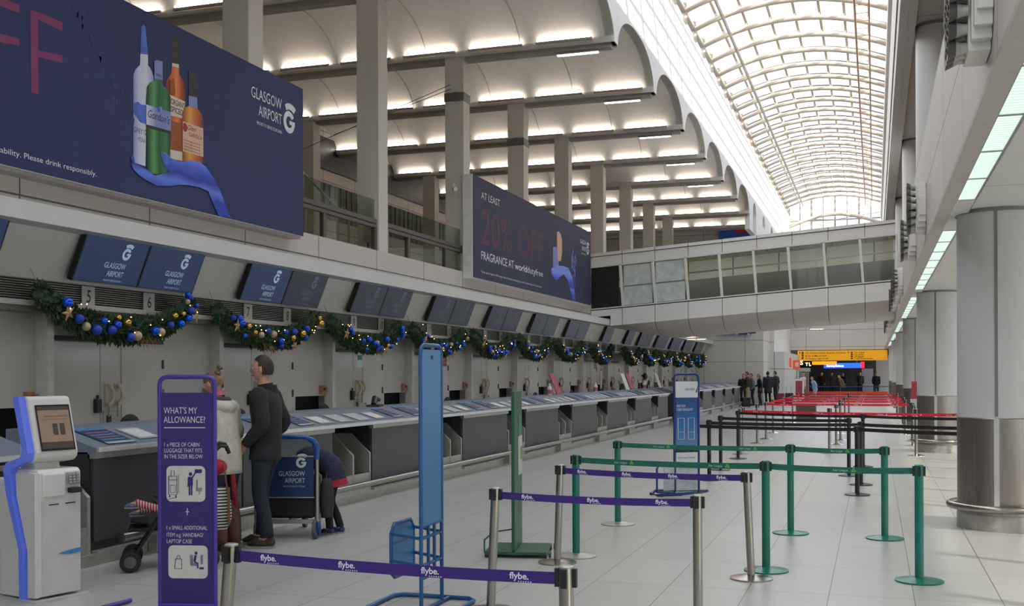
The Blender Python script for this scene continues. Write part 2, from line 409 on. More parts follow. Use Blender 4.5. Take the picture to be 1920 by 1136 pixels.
for q in ((-12, 77, 0, .3), (-12, 77, 3.1, 3.4), (70, 77, .3, 3.1)): struct(MB().box(6.0, 6.2, q[0], q[1], q[2], q[3]).build('wall_right', RWM))
SIDEW = sroot('window_added_side'); b = MB()  # unseen side glazing, added to brighten the soffit and floor
for i in range(42): b.box(6.03, 6.13, -12 + i * 2, -11.92 + i * 2, .3, 3.1)
b.build('mullion_grid', RWM, SIDEW); MB().box(6.07, 6.08, -12, 70, .3, 3.1).build('glass', glass_mat('added_side_glass', (206, 208, 206), .02, .05), SIDEW)
struct(MB().box(.82, 3.0, -12, 77, 3.6, 3.8).build('floor', MZF))
struct(MB().box(.72, 3.2, -12, 77, 8.95, 9.2).build('ceiling', panel_mat('upper_soffit', (182, 176, 170), (120, 116, 112), 3.0, 2.0, axes=(1, 0), mortar=.02, var=.015)))
BRW = mat('bronze_frames', (150, 118, 92), .5, var=.3, scale=1, stretch=(.1, 3, .1))
struct(MB().box(2.6, 2.8, -12, 77, 3.8, 8.95).build('wall_right', BRW))
b = MB(); b.box(.50, .80, -12, 77, 8.8, 12.4, 0); b.box(.40, .50, -12, 77, 11.9, 12.6, 0); b.box(.47, .5, -12, 77, 9.4, 9.5, 1); b.box(.62, .82, -12, 77, 8.72, 8.8, 0)
struct(b.build('wall_right', [mat('upper_wall_grey', (196, 190, 184), .6, var=.03), mat('upper_wall_joint', (120, 116, 110), .6)]))
# south end of the hall behind the camera
SW = mat('south_wall', (190, 186, 180), .6)
for q in ((-17, -5.4, 0, 13.6), (.5, 6.2, 0, 13.6), (-5.4, .5, 0, 3.4), (-5.4, .5, 12.6, 13.6)): struct(MB().box(q[0], q[1], -12.2, -12, q[2], q[3]).build('wall_front', SW))
# --- glazed barrel roof
RIBP = mat('roof_steel_cream', (184, 172, 156), .4, var=.03)
BARM = mat('glazing_bar_grey', (112, 106, 100), .5)
ROOF = sroot('window_1')
XL, XR, ZS, RISE = -5.5, .52, 12.85, .62
XC = (XL + XR) / 2; HW = (XR - XL) / 2; RR = (HW * HW + RISE * RISE) / (2 * RISE)
def arcp(t, off=0.):        # t 0..1 left to right
    a0 = math.asin(HW / RR); a = -a0 + 2 * a0 * t; r = RR + off
    return (XC + r * math.sin(a), ZS + RISE - RR + r * math.cos(a))
RS = 1.91
nrib = 46; RY0 = 35.8 - 24 * RS
for i in range(nrib):
    y = RY0 + i * RS
    if y > 77: break
    pts = [(arcp(t / 16)[0], y, arcp(t / 16)[1]) for t in range(17)]
    b = MB().tube(pts, .092, 10)
    b.tube([(XL - .02, y, 12.2), (XL, y, ZS + .02)], .075, 8)
    b.tube([(XL, y, ZS), (XL, y, ZS + .25)], .05, 6)
    b.build('roof_rib', RIBP, ROOF)
    b = MB()
    for dy in (-.05, .05):
        b.tube([(arcp(t / 16, .36)[0], y + RS / 2 + dy, arcp(t / 16, .36)[1]) for t in range(17)], .026, 5)
    b.build('glazing_bar', BARM, ROOF)
for j in range(9):
    x, z = arcp(j / 8, .24); x2, z2 = arcp(j / 8, .12)
    b = MB().bar((x, -12, z), (x, 77, z), .09, .12)
    for i in range(nrib):
        y = RY0 + i * RS
        if y < 77: b.bar((x2, y, z2 - .1), (x, y, z), .05, .05)
    b.build('purlin', mat('purlin_bronze', (176, 164, 146), .5), ROOF)
# clerestory strip at the left spring: cross bracing members and sill
b = MB(); b.box(XL - .12, XL + .02, -12, 77, ZS - .06, ZS + .1); b.bar((XL - .05, -12, 12.32), (XL - .05, 77, 12.32), .14, .12)
b.build('eaves_beam', RIBP, ROOF)
b = MB().box(XR - .05, XR + .12, -12, 77, 12.5, ZS + .35); b.build('eaves_beam', RIBP, ROOF)
PANE = glass_mat('roof_glass', (240, 244, 246), .02, .05)
b = MB(); ng = 16
vs = []
for t in range(ng + 1):
    x, z = arcp(t / ng, .40); vs += [(x, -12, z), (x, 77, z)]
b.add(vs, [(2 * i, 2 * i + 1, 2 * i + 3, 2 * i + 2) for i in range(ng)], 0, True)
b.add([(XL - .04, -12, 12.3), (XL - .04, 77, 12.3), (XL - .04, 77, ZS + .4), (XL - .04, -12, ZS + .4)], [(0, 1, 2, 3)], 0)
b.build('glass', PANE, ROOF)
# cable tray and cable along the vault
b = MB(); x, z = arcp(.155, -.16); b.bar((x, 10, z), (x, 77, z), .06, .16); b.build('cable_tray', mat('tray_grey', (150, 142, 130), .5), ROOF)
b = MB(); x, z = arcp(.9, -.2); x2 = x - .42
for xx in (x, x2): b.tube([(xx, 10, z), (xx, 77, z)], .025 if xx == x else .04, 6)
for i in range(80): b.bar((x, 12 + i * .8, z), (x2, 12 + i * .8, z), .02, .02)
b.build('ladder_rail', mat('rail_bronze', (150, 118, 84), .5), ROOF)
# gable window
GAB = sroot('window_2'); b = MB(); y = 77.15
for j in range(9):
    x, z = arcp(j / 8); b.bar((x, y, 8.1), (x, y, z + .1), .08 if j % 2 else .13, .12)
for z in (8.2, 9.6, 11.0, 12.0): b.bar((XL, y, z), (XR, y, z), .1, .1)
GBM = mat('gable_bronze', (150, 140, 130), .5)
b.build('mullion_grid', GBM, GAB)
b = MB(); pts = []
for t in range(13): pts.append((XC - HW + 2 * HW * t / 12, 76.2, 11.5 + .75 * math.sin(PI * t / 12)))
b.tube(pts, .12, 8); b.tube([(p[0], 76.2, p[2] - 0) for p in pts], .05, 5); b.tube([(XL, 76.4, 12.1), (XC, 76.4, 11.9), (XR, 76.4, 12.3)], .03, 5)
for q in (2, 4, 6, 8, 10): b.bar(pts[q], (pts[q][0], 77.1, pts[q][2] + .1), .06, .06)
b.build('gable_truss', RIBP, GAB)
b = MB().add([(XL, 77.2, 8.2), (XR, 77.2, 8.2), (XR, 77.2, 12.9), (XC, 77.2, 13.5), (XL, 77.2, 12.9)], [(0, 1, 2, 3, 4)]); b.build('glass', PANE, GAB)
struct(MB().box(XR + .12, 6.2, 77, 77.3, 8.2, 13.6).build('wall_back', WHITE))
struct(MB().box(-17, XL - .05, 77, 77.3, 8.2, 13.6).build('wall_back', WHITE))
SG_ = sroot('window_added_south'); b = MB()  # unseen south glazing, added to bring more daylight along the hall
for j in range(9): b.bar((-5.4 + j * .7375, -12.1, 3.4), (-5.4 + j * .7375, -12.1, 12.6), .1, .1)
for z in (3.45, 5.5, 7.6, 9.7, 11.8): b.bar((-5.4, -12.1, z), (.5, -12.1, z), .1, .06)
b.build('mullion_grid', RIBP, SG_); MB().box(-5.4, .5, -12.11, -12.1, 3.4, 12.6).build('glass', PANE, SG_)
# closed roof over the mezzanine and the right side
RFM = mat('roof_membrane', (120, 120, 120), .8)
struct(MB().box(-18, AX - .16, -12, 77.3, 12.14, 12.22).build('ceiling', RFM))
struct(MB().box(.72, 6.2, -12, 77.3, 12.4, 12.55).build('ceiling', RFM))
# ================================================================= COLUMNS
COLM = mat('column_cream', (205, 199, 188), .5, var=.03, scale=2)
STRAP = mat('strap_grey', (108, 104, 100), .5)
for k in range(-1, 8):
    y = beamy(k)
    r = root('square_column', '', 'column', (-9.2, y, 4.02))
    MB().box(-.23, .23, -.21, .21, 0, 5.0).build('shaft', COLM, r, bevel=.01)
    if k in (1, 2):
        z0 = 4.05 - .12 * (k - 1); b = MB().box(-.24, .24, -.22, .22, z0 - .1, z0 + .1); b.box(.0, .08, -.27, -.21, z0 - .1, z0 + .1); b.build('strap', STRAP, r)
    r['label'] = {-2: 'cream square column out of view before the first billboard', -1: 'cream square column rising behind the billboard with the bottles', 0: 'widest-looking bare cream square column between the two billboards',
        1: 'cream square column with dark strap beside the near end of the fragrance billboard', 2: 'second strapped cream column, its foot hidden by the fragrance billboard', 3: 'cream column without strap rising behind the middle of the fragrance billboard',
        4: 'cream square column just past the far end of the fragrance billboard', 5: 'cream square column above the bridge, second past the fragrance billboard', 6: 'cream square column above the bridge, third past the fragrance billboard', 7: 'farthest slim cream column above the bridge by the blue and red banner'}[k]
cnum = ['nearest', 'second nearest', 'third nearest', 'fourth nearest', 'fifth nearest', 'sixth nearest', 'farthest']
for q, k in enumerate((2, 3, 4, 5, 6, 7)):
    y = beamy(k) - .1
    r = root('square_column', cnum[q] + ' grey-beige column of the inner row standing far back on the upper floor', 'column', (-15.5, y, 3.95))
    MB().box(-.23, .23, -.21, .21, 0, 5.0).build('shaft', COLM, r)
# small floodlights on the columns
for y, z, lab in ((19.36, 4.22, 'small grey junction lamp on the foot of the bare column between billboards'),):
    r = root('wall_lamp', lab, 'lamp', (-9.18, 19.13, z))
    MB().box(-.09, .09, -.07, -.01, -.03, .09).build('housing', STEELD, r); MB().box(-.015, .015, -.05, -.02, -.2, -.03).build('bracket', BLACK, r)
# security cameras
r = root('security_camera', 'small white camera on the strapped column by the fragrance billboard', 'camera', (-9.2, beamy(1) - .24, 5.95))
MB().tube([(.02, -.05, 0), (.12, -.2, -.05)], .05, 10).build('camera_body', WHITE, r); MB().box(-.02, .03, -.06, .02, -.02, .12).build('bracket', WHITE, r)
# ----- glass balustrade of the mezzanine
GLB = glass_mat('balustrade_glass', (226, 233, 227), .04, .02)
RAILM = mat('balustrade_rail', (98, 90, 84), .4, .4)
for k in range(-1, 5):
    y0, y1 = beamy(k) + .24, beamy(k + 1) - .24
    r = root('glass_balustrade', 'glass balustrade in the ' + {-1: 'opening hidden behind the bottles billboard', 0: 'opening between bare column and strapped column', 1: 'opening behind the near part of the fragrance billboard', 2: 'opening behind the middle of the fragrance billboard', 3: 'opening behind the far part of the fragrance billboard', 4: 'opening above the bridge by the fragrance billboard'}[k] if k != -1 else 'glass balustrade with grey mid rail beside the end of the bottles billboard', 'balustrade', (-9.05, y0, 4.02))
    L = y1 - y0
    b = MB(); b.box(-.05, .05, 0, L, .52, .60); b.box(-.03, .05, 0, L, .44, .5); b.build('mid_rail', RAILM, r)
    for y in ((0, L / 2 - .06, L - .06) if k else (0, L * .25, L * .75)): MB().box(-.04, .04, y, y + .1, 0, .46).build('post', RAILM, r)
    b = MB()
    for j in range(3): b.box(-.008, .008, j * L / 3 + .02, (j + 1) * L / 3 - .02, .60, .98)
    b.box(-.008, .008, 0, L, 0, .46); b.build('glass_panel', GLB, r)
# poles and a hoop sculpture on the mezzanine behind the glass
WPIPE = mat('white_pipe', (170, 168, 160), .5)
r = root('play_frame', 'white tubular frame with an oval hoop standing behind the upper glass balustrade', 'frame', (-12.5, 26, 3.95))
MB().tube([(.2, -3.9, 2.35), (0, -1.0, 1.6)], .03, 8, caps=True).build('long_pole', WPIPE, r)
MB().tube([(0, -1.4 + .32 * math.cos(t * PI / 10), 1.25 + .62 * math.sin(t * PI / 10)) for t in range(20)], .03, 8, closed=True).build('hoop', WPIPE, r)
MB().tube([(.2, -3.9, 2.6), (.2, -3.7, 1.6), (.3, -3.9, .1)], .05, 8).build('upright', WPIPE, r)
b = MB(); b.box(-.2, .2, -4.4, -4.0, 0, 1.9); b.build('dark_panel', DARK, r)
r = root('play_frame', 'black angular bracket behind the upper glass beside the bare column', 'frame', (-12.5, 20.2, 3.95))
MB().bar((0, -1.6, 1.35), (0, .6, 2.1), .06, .08).build('strut', WPIPE, r); MB().box(-.2, .2, -.2, .5, 1.3, 2.0).build('dark_panel', DARK, r); MB().tube([(0, -.35, 0), (0, -.3, 1.9)], .06, 8).build('upright', WPIPE, r)
# wires between the columns
for i, (a, e, lab) in enumerate((((-9.2, 23.5, 8.3), (-13.5, 20.0, 5.5), 'thin slanting wire from strapped column down to the left'), ((-9.2, 23.5, 8.2), (-11.2, 21.6, 6.9), 'second thin slanting wire, the steeper of the two'))):
    tag(MB().tube([a, e], .007, 5).build('guy_wire', BLACK), lab.replace('left', 'upper floor'), 'wire')
# ----- round columns on the right
RCOL = mat('round_column_paint', (206, 205, 204), .35, var=.02, scale=2, spec=.6)
JM = mat('joint_grey', (130, 128, 126), .5)
rlab = ['nearest thick round column with steel foot and bumper ring', 'second thick round column with steel foot, red and black belts end beside it', 'third round column along the right side', 'fourth round column along the right side', 'fifth round column along the right side', 'farthest round column along the right side']
for k in range(6):
    y = 12.8 + 11.95 * k
    r = root('round_column', rlab[k].replace(' along the right side', ' in the row beneath the long light strips'), 'column', (1.27, y, 0))
    R0 = .425
    MB().lathe([(R0, 1.18), (R0, 3.37)], n=48).build('shaft', RCOL, r)
    b = MB()
    for a in (-100, 80): t = math.radians(a); b.bar(((R0 + .001) * math.cos(t), (R0 + .001) * math.sin(t), 1.2), ((R0 + .001) * math.cos(t), (R0 + .001) * math.sin(t), 3.36), .03, .014, up=(math.cos(t), math.sin(t), 0))
    b.build('cover_strip', JM, r)
    MB().lathe([(R0 + .003, .16), (R0 + .003, 1.17), (R0 - .002, 1.18)], n=48).build('steel_cladding', mat('column_steel', (158, 148, 140), .34, 1, var=.12, scale=30, stretch=(1, 1, .05)), r)
    t = math.radians(-100); MB().bar(((R0 + .004) * math.cos(t), (R0 + .004) * math.sin(t), .2), ((R0 + .004) * math.cos(t), (R0 + .004) * math.sin(t), 1.17), .05, .01, up=(math.cos(t), math.sin(t), 0)).build('steel_joint', mat('light_joint', (205, 203, 200), .4), r)
    MB().lathe([(R0 - .02, 0), (R0 + .01, .0), (R0 + .01, .16), (R0 - .02, .17)], n=48).build('base_ring', STEELD, r)
    MB().tube([((R0 + .08) * math.cos(2 * PI * i / 48), (R0 + .08) * math.sin(2 * PI * i / 48), .24) for i in range(48)], .038, 10, closed=True).build('bumper_ring', STEEL, r)
    MB().lathe([(R0 + .012, 3.33), (R0 + .012, 3.365), (R0 - .01, 3.368)], n=48).build('top_ring', JM, r)
    if k:
        r2 = root('round_column', cnum[min(k - 1, 6)].replace(' nearest', '') .replace('nearest', 'first')+ ' round column on the upper level above the fascia', 'column', (1.27, y, 3.8))
        MB().lathe([(R0, 0), (R0, 5.15)], n=40).build('shaft', RCOL, r2); MB().lathe([(R0 + .012, 5.08), (R0 + .012, 5.15)], n=40).build('top_ring', JM, r2)
# ----- light strips in the soffit
PAN = mat('light_diffuser', (200, 220, 210), .4, emis=(206, 232, 220), es=.55)
n = PAN.node_tree.nodes; l = PAN.node_tree.links   # ribbed lens
t_ = n.new('ShaderNodeTexCoord'); wv_ = n.new('ShaderNodeTexWave'); wv_.bands_direction = 'Y'; wv_.inputs['Scale'].default_value = 4.2; l.new(t_.outputs['Object'], wv_.inputs['Vector'])
rp_ = n.new('ShaderNodeValToRGB'); rp_.color_ramp.elements[0].color = s2l((176, 206, 194)); rp_.color_ramp.elements[1].color = s2l((226, 240, 232)); l.new(wv_.outputs['Fac'], rp_.inputs[0]); l.new(rp_.outputs[0], n['Principled BSDF'].inputs['Emission Color'])
FRM = mat('light_frame', (150, 148, 144), .4, .5)
for q, (a, e) in enumerate(segs):
    N = int(round((e - a) / 1.21)); st = (e - a) / N
    r = root('ceiling_light_strip', ['long lit light strip in the soffit nearest the viewer', 'long lit light strip between first and second round columns', 'lit light strip between second and third round columns', 'lit light strip between third and fourth round columns', 'lit light strip between fourth and fifth round columns', 'farthest lit light strip by the end wall'][q], 'ceiling light', (.755, a, 3.335))
    b = MB()
    for j in range(N): b.box(.022, .175, j * st + .012, (j + 1) * st - .012, .008, .02)
    b.build('diffuser', PAN, r)
    b = MB(); b.box(0, .022, 0, e - a, 0, .06); b.box(.175, .195, 0, e - a, 0, .06)
    for j in range(N + 1): b.box(.022, .175, max(0, j * st - .012), min(e - a, j * st + .012), 0, .06)
    b.build('frame', FRM, r)
# ----- nozzle clusters on the fascia
NZ = mat('nozzle_grey', (190, 186, 182), .45, .2)
NZI = mat('nozzle_inside', (96, 92, 90), .5)
AXm = M(((0, 0, -1), (0, 1, 0), (1, 0, 0))).to_3x3()      # local z -> -x
def nozzle_cluster():
    r = root('jet_nozzle_cluster', '', 'air vent', (.618, 0, 0))
    b = MB()
    for i in range(4):          # stepped round housing
        w_ = [.17, .23, .28, .31][i]; h_ = [.31, .26, .20, .12][i]
        b.box(-.12 + .012 * i, -.001, -w_, w_, -h_, h_)
    b.build('housing', WHITE, r, bevel=.006)
    nk_ = 0
    for row in range(-3, 4):
        for c in range(-2, 3):
            yy = c * .112 + (.056 if row % 2 else 0) - .02; zz = row * .088
            if abs(yy) > .26 - abs(row) * .035: continue
            b = MB(); b.lathe([(.03, 0), (.032, .03), (.058, .10), (.064, .102)], (-.12, yy, zz), 16, 0, AXm)
            b.lathe([(.062, .102), (.03, .03), (0, .015)], (-.12, yy, zz), 16, 1, AXm); b.build('nozzle', [NZ, NZI], r)
    return r
nc = nozzle_cluster(); first = True
for y, lab in ((6.75, 'big stepped cluster of round air nozzles nearest on the fascia'), (14.9, 'air nozzle cluster on the fascia, nearer of the mid pair'), (18.4, 'air nozzle cluster on the fascia, farther of the mid pair'), (26.6, 'air nozzle cluster below the bridge end, nearer one'), (29.8, 'air nozzle cluster below the bridge end, farther one'), (33.4, 'small distant air nozzle cluster past the bridge'), (42.0, 'small distant air nozzle cluster, second past the bridge'), (45.5, 'third distant air nozzle cluster past the bridge'), (51.5, 'farthest air nozzle cluster past the bridge')):
    if first: nc.location = (.618, y, 3.74); nc['label'] = lab; first = False
    else: dup(nc, (.618, y, 3.74), label=lab, group='air nozzle clusters on the fascia')
nc['group'] = 'air nozzle clusters on the fascia'
# ----- fluorescent tubes along the beams
TUBE = emit_mat('warm_tube', (255, 245, 230), 7.5); FIT = mat('tube_fitting', (170, 165, 158), .5)
b = MB(); tl = root('tube_light', '', 'ceiling light', (0, 0, 0), group='tube lights on the ceiling beams')
MB().box(-.65, .65, -.03, .03, -.005, .045).build('fitting', FIT, tl)
MB().tube([(-.62, 0, .075), (.62, 0, .075)], .022, 8).build('tube', TUBE, tl)
used = False
for k in range(0, 9):
    for j in range(8):
        x = -6.35 - j * 1.62 - (.2 if k % 2 else 0)
        if k in (5,) and j in (2,): continue
        lab = '%s tube light from the hall edge on the %s ceiling beam' % (['first', 'second', 'third', 'fourth', 'fifth', 'sixth', 'seventh', 'eighth'][j], ORD[k])
        loc = (x, beamy(k) - .29, 9.06)
        if not used: tl.location = loc; tl['label'] = lab; used = True
        else: dup(tl, loc, label=lab)
# paired short fittings at the beam end
for k in range(1, 6):
    r = root('tube_light', 'double spotlight fitting under the hall end of the %s ceiling beam' % ORD[k], 'ceiling light', (-6.3, beamy(k) + .0, 8.87))
    MB().box(-.5, .5, -.06, .06, -.02, .02).build('fitting', FIT, r); MB().box(-.47, .47, -.045, .045, -.035, -.02).build('tube', TUBE, r)
# ================================================================= BRIDGE
BS = .072; YB0, YB1 = 35.5, 40.2
def bz(x): return BS * (x + 7.9)
BRP = panel_mat('bridge_panels', (226, 223, 218), (128, 124, 118), 1.085, 9, axes=(0, 2), off=(-7.87, 0), mortar=.012, var=.015)
BRG = root('footbridge', 'enclosed white footbridge with tinted glass crossing the hall', 'bridge', (0, 0, 0))
x0, x1 = -8.93, .62
xw = -8.27
def slab(b, y0, y1, za, zb, m=0, xa=x0, xb=x1):
    vs = [(x, y, z + bz(x)) for x in (xa, xb) for y in (y0, y1) for z in (za, zb)]
    b.add(vs, [(0, 1, 3, 2), (4, 6, 7, 5), (0, 4, 5, 1), (2, 3, 7, 6), (0, 2, 6, 4), (1, 5, 7, 3)], m)
b = MB(); slab(b, YB0, YB0 + .15, 5.27, 5.66); slab(b, YB0 - .04, YB0 + .05, 5.62, 5.72); slab(b, YB0, YB1, 5.6, 5.68); slab(b, YB1 - .1, YB1, 3.3, 5.66, 0, xw); b.build('roof_band', BRP, BRG)
b = MB(); slab(b, YB0 - .02, YB0 + .12, 3.28, 3.86, 0, xw); slab(b, YB0 - .02, YB0 + .12, 3.62, 3.86, 0, x0, xw); b.build('lower_band', BRP, BRG)
b = MB(); slab(b, YB0 + .15, YB1 - .1, 3.7, 3.82); slab(b, YB0 + 2.1, YB0 + 2.16, 3.8, 4.72); b.build('deck', mat('bridge_inner_dark', (78, 78, 74), .6), BRG)
b = MB(); slab(b, YB1 - .3, YB1 - .12, 3.8, 5.6); b.build('inner_wall', panel_mat('bridge_inner_wall', (224, 223, 214), (110, 108, 100), 1.6, 9, axes=(0, 2), mortar=.02), BRG)
bel = [(0, 3.28), (.12, 3.14), (.4, 2.98), (.8, 2.86), (1.3, 2.79), (2.4, 2.77), (3.5, 2.82), (4.3, 3.0), (4.7, 3.28)]
b = MB(); vs = []; NX = 16; gx = [-7.95 + (x1 + 7.95) * (i / NX) ** 1.6 for i in range(NX + 1)]
def arch(x): t = min(1, max(0, (x + 7.95) / 2.0)); return 1 - (1 - t) ** 2
for dy, z in bel: vs += [(x, YB0 + dy, 3.28 + (z - 3.28) * arch(x) + bz(x)) for x in gx]
M_ = NX + 1
b.add(vs, [(i * M_ + j, i * M_ + j + 1, (i + 1) * M_ + j + 1, (i + 1) * M_ + j) for i in range(len(bel) - 1) for j in range(NX)], 0, True)
slab(b, YB0 + .02, YB1, 3.285, 3.30, 0, xw, -7.9)
b.build('curved_underside', panel_mat('bridge_belly', (200, 191, 183), (108, 102, 96), 1.085, 9, axes=(0, 2), off=(-7.87, 0), mortar=.012, rough=.35, var=.015), BRG)
tilt = math.atan(BS)
for i in range(9):
    x = -7.9 + i * 1.075
    b = MB(); p = V((x + .05, YB0 + .04, 3.86 + bz(x))); q = V((x - .05, YB0 + .04, 5.27 + bz(x))); b.bar(p, q, .075, .1, up=(0, 1, 0)); b.build('mullion', WHITE, BRG)
b = MB(); slab(b, YB0 - .02, YB0 + .1, 3.83, 3.90); slab(b, YB0 - .01, YB0 + .1, 5.25, 5.3); b.build('window_frame', WHITE, BRG)
b = MB(); slab(b, YB0 + .3, YB0 + .35, 4.76, 4.81); b.build('handrail', STEEL, BRG)
b = MB(); slab(b, YB0 + .06, YB0 + .07, 3.88, 5.27, 0, -7.9, x1); b.build('glass', glass_mat('bridge_glass', (238, 240, 236), .01, .02, 1.18), BRG)
b = MB(); slab(b, YB0 + .05, YB0 + .08, 3.88, 5.27, 0, x0, -8.0); b.build('dark_panel', mat('matte_black', (16, 17, 20), .5), BRG)
b = MB()
for xx in (-7.83, -6.77): slab(b, YB0 + .035, YB0 + .045, 4.52, 4.56, 1, xx, xx + .96); slab(b, YB0 + .045, YB0 + .055, 3.92, 5.22, 0, xx, xx + .96)
b.build('film_covered_pane', [mat('frosted_film', (196, 204, 198), .3, var=.15, scale=5), mat('film_bar', (120, 124, 120), .5)], BRG)
for i in range(4):
    x = -7.0 + i * 2.1; b = MB()
    slab(b, YB0 + 1.2, YB0 + 1.45, 5.45, 5.55, 0, x, x + 1.3); b.build('light_fitting', emit_mat('bridge_light', (250, 250, 244), 9), BRG)
DL = emit_mat('downlight_glow', (255, 232, 196), 6)
for i, (u, y) in enumerate(((-6.0, 38.0), (-5.9, 39.6), (-1.9, 38.2), (-1.85, 39.5))):
    lz = 2.77 - .03 + bz(u) + (.0 if y < 39 else .05)
    r = root('downlight', ['round downlight under the bridge, nearer one by the desks', 'round downlight under the bridge, farther one by the desks', 'round downlight under the bridge, nearer one above the aisle', 'round downlight under the bridge, farther one above the aisle'][i], 'ceiling light', (u, y, lz))
    MB().lathe([(.16, -.03), (.19, -.03), (.2, .005)], n=20).build('trim_ring', WHITE, r); MB().lathe([(0, -.032), (.155, -.032)], n=20).build('lamp', DL, r)
r = root('ceiling_vent', 'dark round vent under the middle of the bridge', 'vent', (-4.0, 38.1, 2.78 + bz(-4)))
MB().lathe([(0, -.03), (.16, -.03), (.17, .02)], n=16).build('grille', DARK, r)
r = root('downlight', 'lone round downlight in the soffit past the nearest round column', 'ceiling light', (2.0, 20.9, 3.36)); MB().lathe([(0, -.012), (.09, -.012), (.11, .0)], n=16).build('lamp', DL, r)
# blue and red banner at the end of the upper floor, seen above and below the bridge
BN = root('hanging_banner', 'tall blue banner with red corner block hanging past the bridge', 'banner', (0, 59.8, 0))
BLU = mat('banner_blue', (56, 108, 205), .6, var=.08, scale=.5); BRED = mat('banner_red', (230, 52, 54), .6)
MB().box(-7.95, -6.25, 0, .06, 3.75, 9.75).build('cloth', BLU, BN)
MB().box(-7.1, -6.3, -.02, 0, 9.2, 9.7).build('red_block', BRED, BN)
b = MB(); b.prism([(-7.1, 3.75), (-6.95, 3.75), (-6.72, 4.9), (-6.87, 4.9)], (0, -.01, 0), (1, 0, 0), (0, 0, 1), (0, .008, 0)); b.prism([(-6.45, 3.75), (-6.3, 3.75), (-6.55, 4.9), (-6.7, 4.9)], (0, -.01, 0), (1, 0, 0), (0, 0, 1), (0, .008, 0)); b.build('white_mark', PAPER, BN)
MB().box(-7.1, -6.25, -.006, 0, 3.76, 6).build('navy_field', mat('banner_navy', (22, 46, 96), .6), BN)
ART1={'vcap':[(11.63,6.03),(11.67,6.06),(11.71,6.05),(11.76,5.71),(11.61,5.68)],'vbody':[(11.61,5.68),(11.76,5.71),(11.76,5.58),(11.82,5.54),(11.87,5.46),(11.89,5.38),(11.77,5.29),(11.73,5.16),(11.7,4.29),(11.46,4.3),(11.47,5.38),(11.51,5.46),(11.6,5.54)],'vblot':[(11.48,5.04),(11.56,5.07),(11.6,5.05),(11.71,5.06),(11.71,4.82),(11.6,4.82),(11.47,4.91)],'rcap':[(12.25,6.07),(12.32,6.11),(12.41,6.1),(12.41,5.76),(12.26,5.74)],'rneck':[(12.26,5.74),(12.41,5.76),(12.41,5.71),(12.26,5.7)],'rbody':[(12.26,5.7),(12.41,5.71),(12.42,5.63),(12.5,5.57),(12.55,5.46),(12.54,4.49),(12.13,4.47),(12.13,5.47),(12.24,5.6)],'ramb':[(12.19,4.98),(12.49,4.99),(12.48,4.49),(12.21,4.47)],'rlab':[(12.19,5.31),(12.54,5.3),(12.53,5.15),(12.47,5.06),(12.36,5.06),(12.19,5.04)],'rlab2':[(12.21,4.6),(12.48,4.62),(12.47,4.5),(12.21,4.48)],'gcap':[(11.88,5.66),(11.94,5.69),(12.05,5.7),(12.05,5.46),(11.88,5.44)],'gbody':[(11.89,5.45),(12.04,5.45),(12.06,5.39),(12.16,5.36),(12.22,5.28),(12.22,4.79),(12.18,4.32),(12.07,4.27),(11.93,4.23),(11.8,4.22),(11.72,4.25),(11.71,5.13),(11.73,5.3),(11.8,5.37),(11.88,5.41)],'glab':[(11.71,5.07),(11.93,5.08),(11.94,5.11),(12.03,5.11),(12.03,5.08),(12.22,5.09),(12.22,4.84),(11.71,4.82)],'gband':[(11.71,4.82),(12.22,4.84),(12.22,4.8),(11.71,4.78)],'wcap':[(12.62,5.73),(12.79,5.75),(12.81,5.42),(12.62,5.4)],'wneck':[(12.62,5.4),(12.81,5.42),(12.82,5.27),(12.62,5.26)],'wbody':[(12.62,5.26),(12.82,5.27),(12.93,5.22),(12.96,5.12),(12.95,4.56),(12.69,4.54),(12.47,4.49),(12.47,5.14),(12.53,5.22)],'wlab':[(12.48,5.03),(12.95,5.03),(12.95,4.64),(12.48,4.63)],'hand':[(11.4,4.34),(11.43,4.38),(11.46,4.36),(11.47,4.3),(11.57,4.27),(11.72,4.25),(11.87,4.2),(11.99,4.24),(12.18,4.31),(12.11,4.33),(12.04,4.41),(12.0,4.49),(12.02,4.53),(12.09,4.54),(12.21,4.49),(12.35,4.48),(12.5,4.49),(12.64,4.54),(12.86,4.56),(13.01,4.51),(13.17,4.41),(13.33,4.26),(13.45,4.11),(13.56,3.95),(13.61,3.9),(13.3,3.89),(13.16,4.05),(13.06,4.19),(12.86,4.21),(12.6,4.2),(12.39,4.17),(12.19,4.12),(11.91,4.08),(11.8,4.1),(11.68,4.12),(11.55,4.16),(11.45,4.21),(11.41,4.26),(11.43,4.29)],'thumb':[(12.0,4.5),(12.04,4.53),(12.11,4.51),(12.17,4.47),(12.18,4.41),(12.11,4.38),(12.05,4.4)],'ff':[(9.72,5.64),(9.84,5.65),(10.22,5.65),(10.22,5.55),(9.84,5.57),(9.84,5.23),(10.22,5.28),(10.22,5.19),(9.84,5.16),(9.84,4.75),(9.73,4.74)],'ff0':[(9.13,5.63),(9.56,5.64),(9.56,5.55),(9.13,5.54)],'ff1':[(9.13,5.23),(9.56,5.28),(9.56,5.2),(9.13,5.14)]}
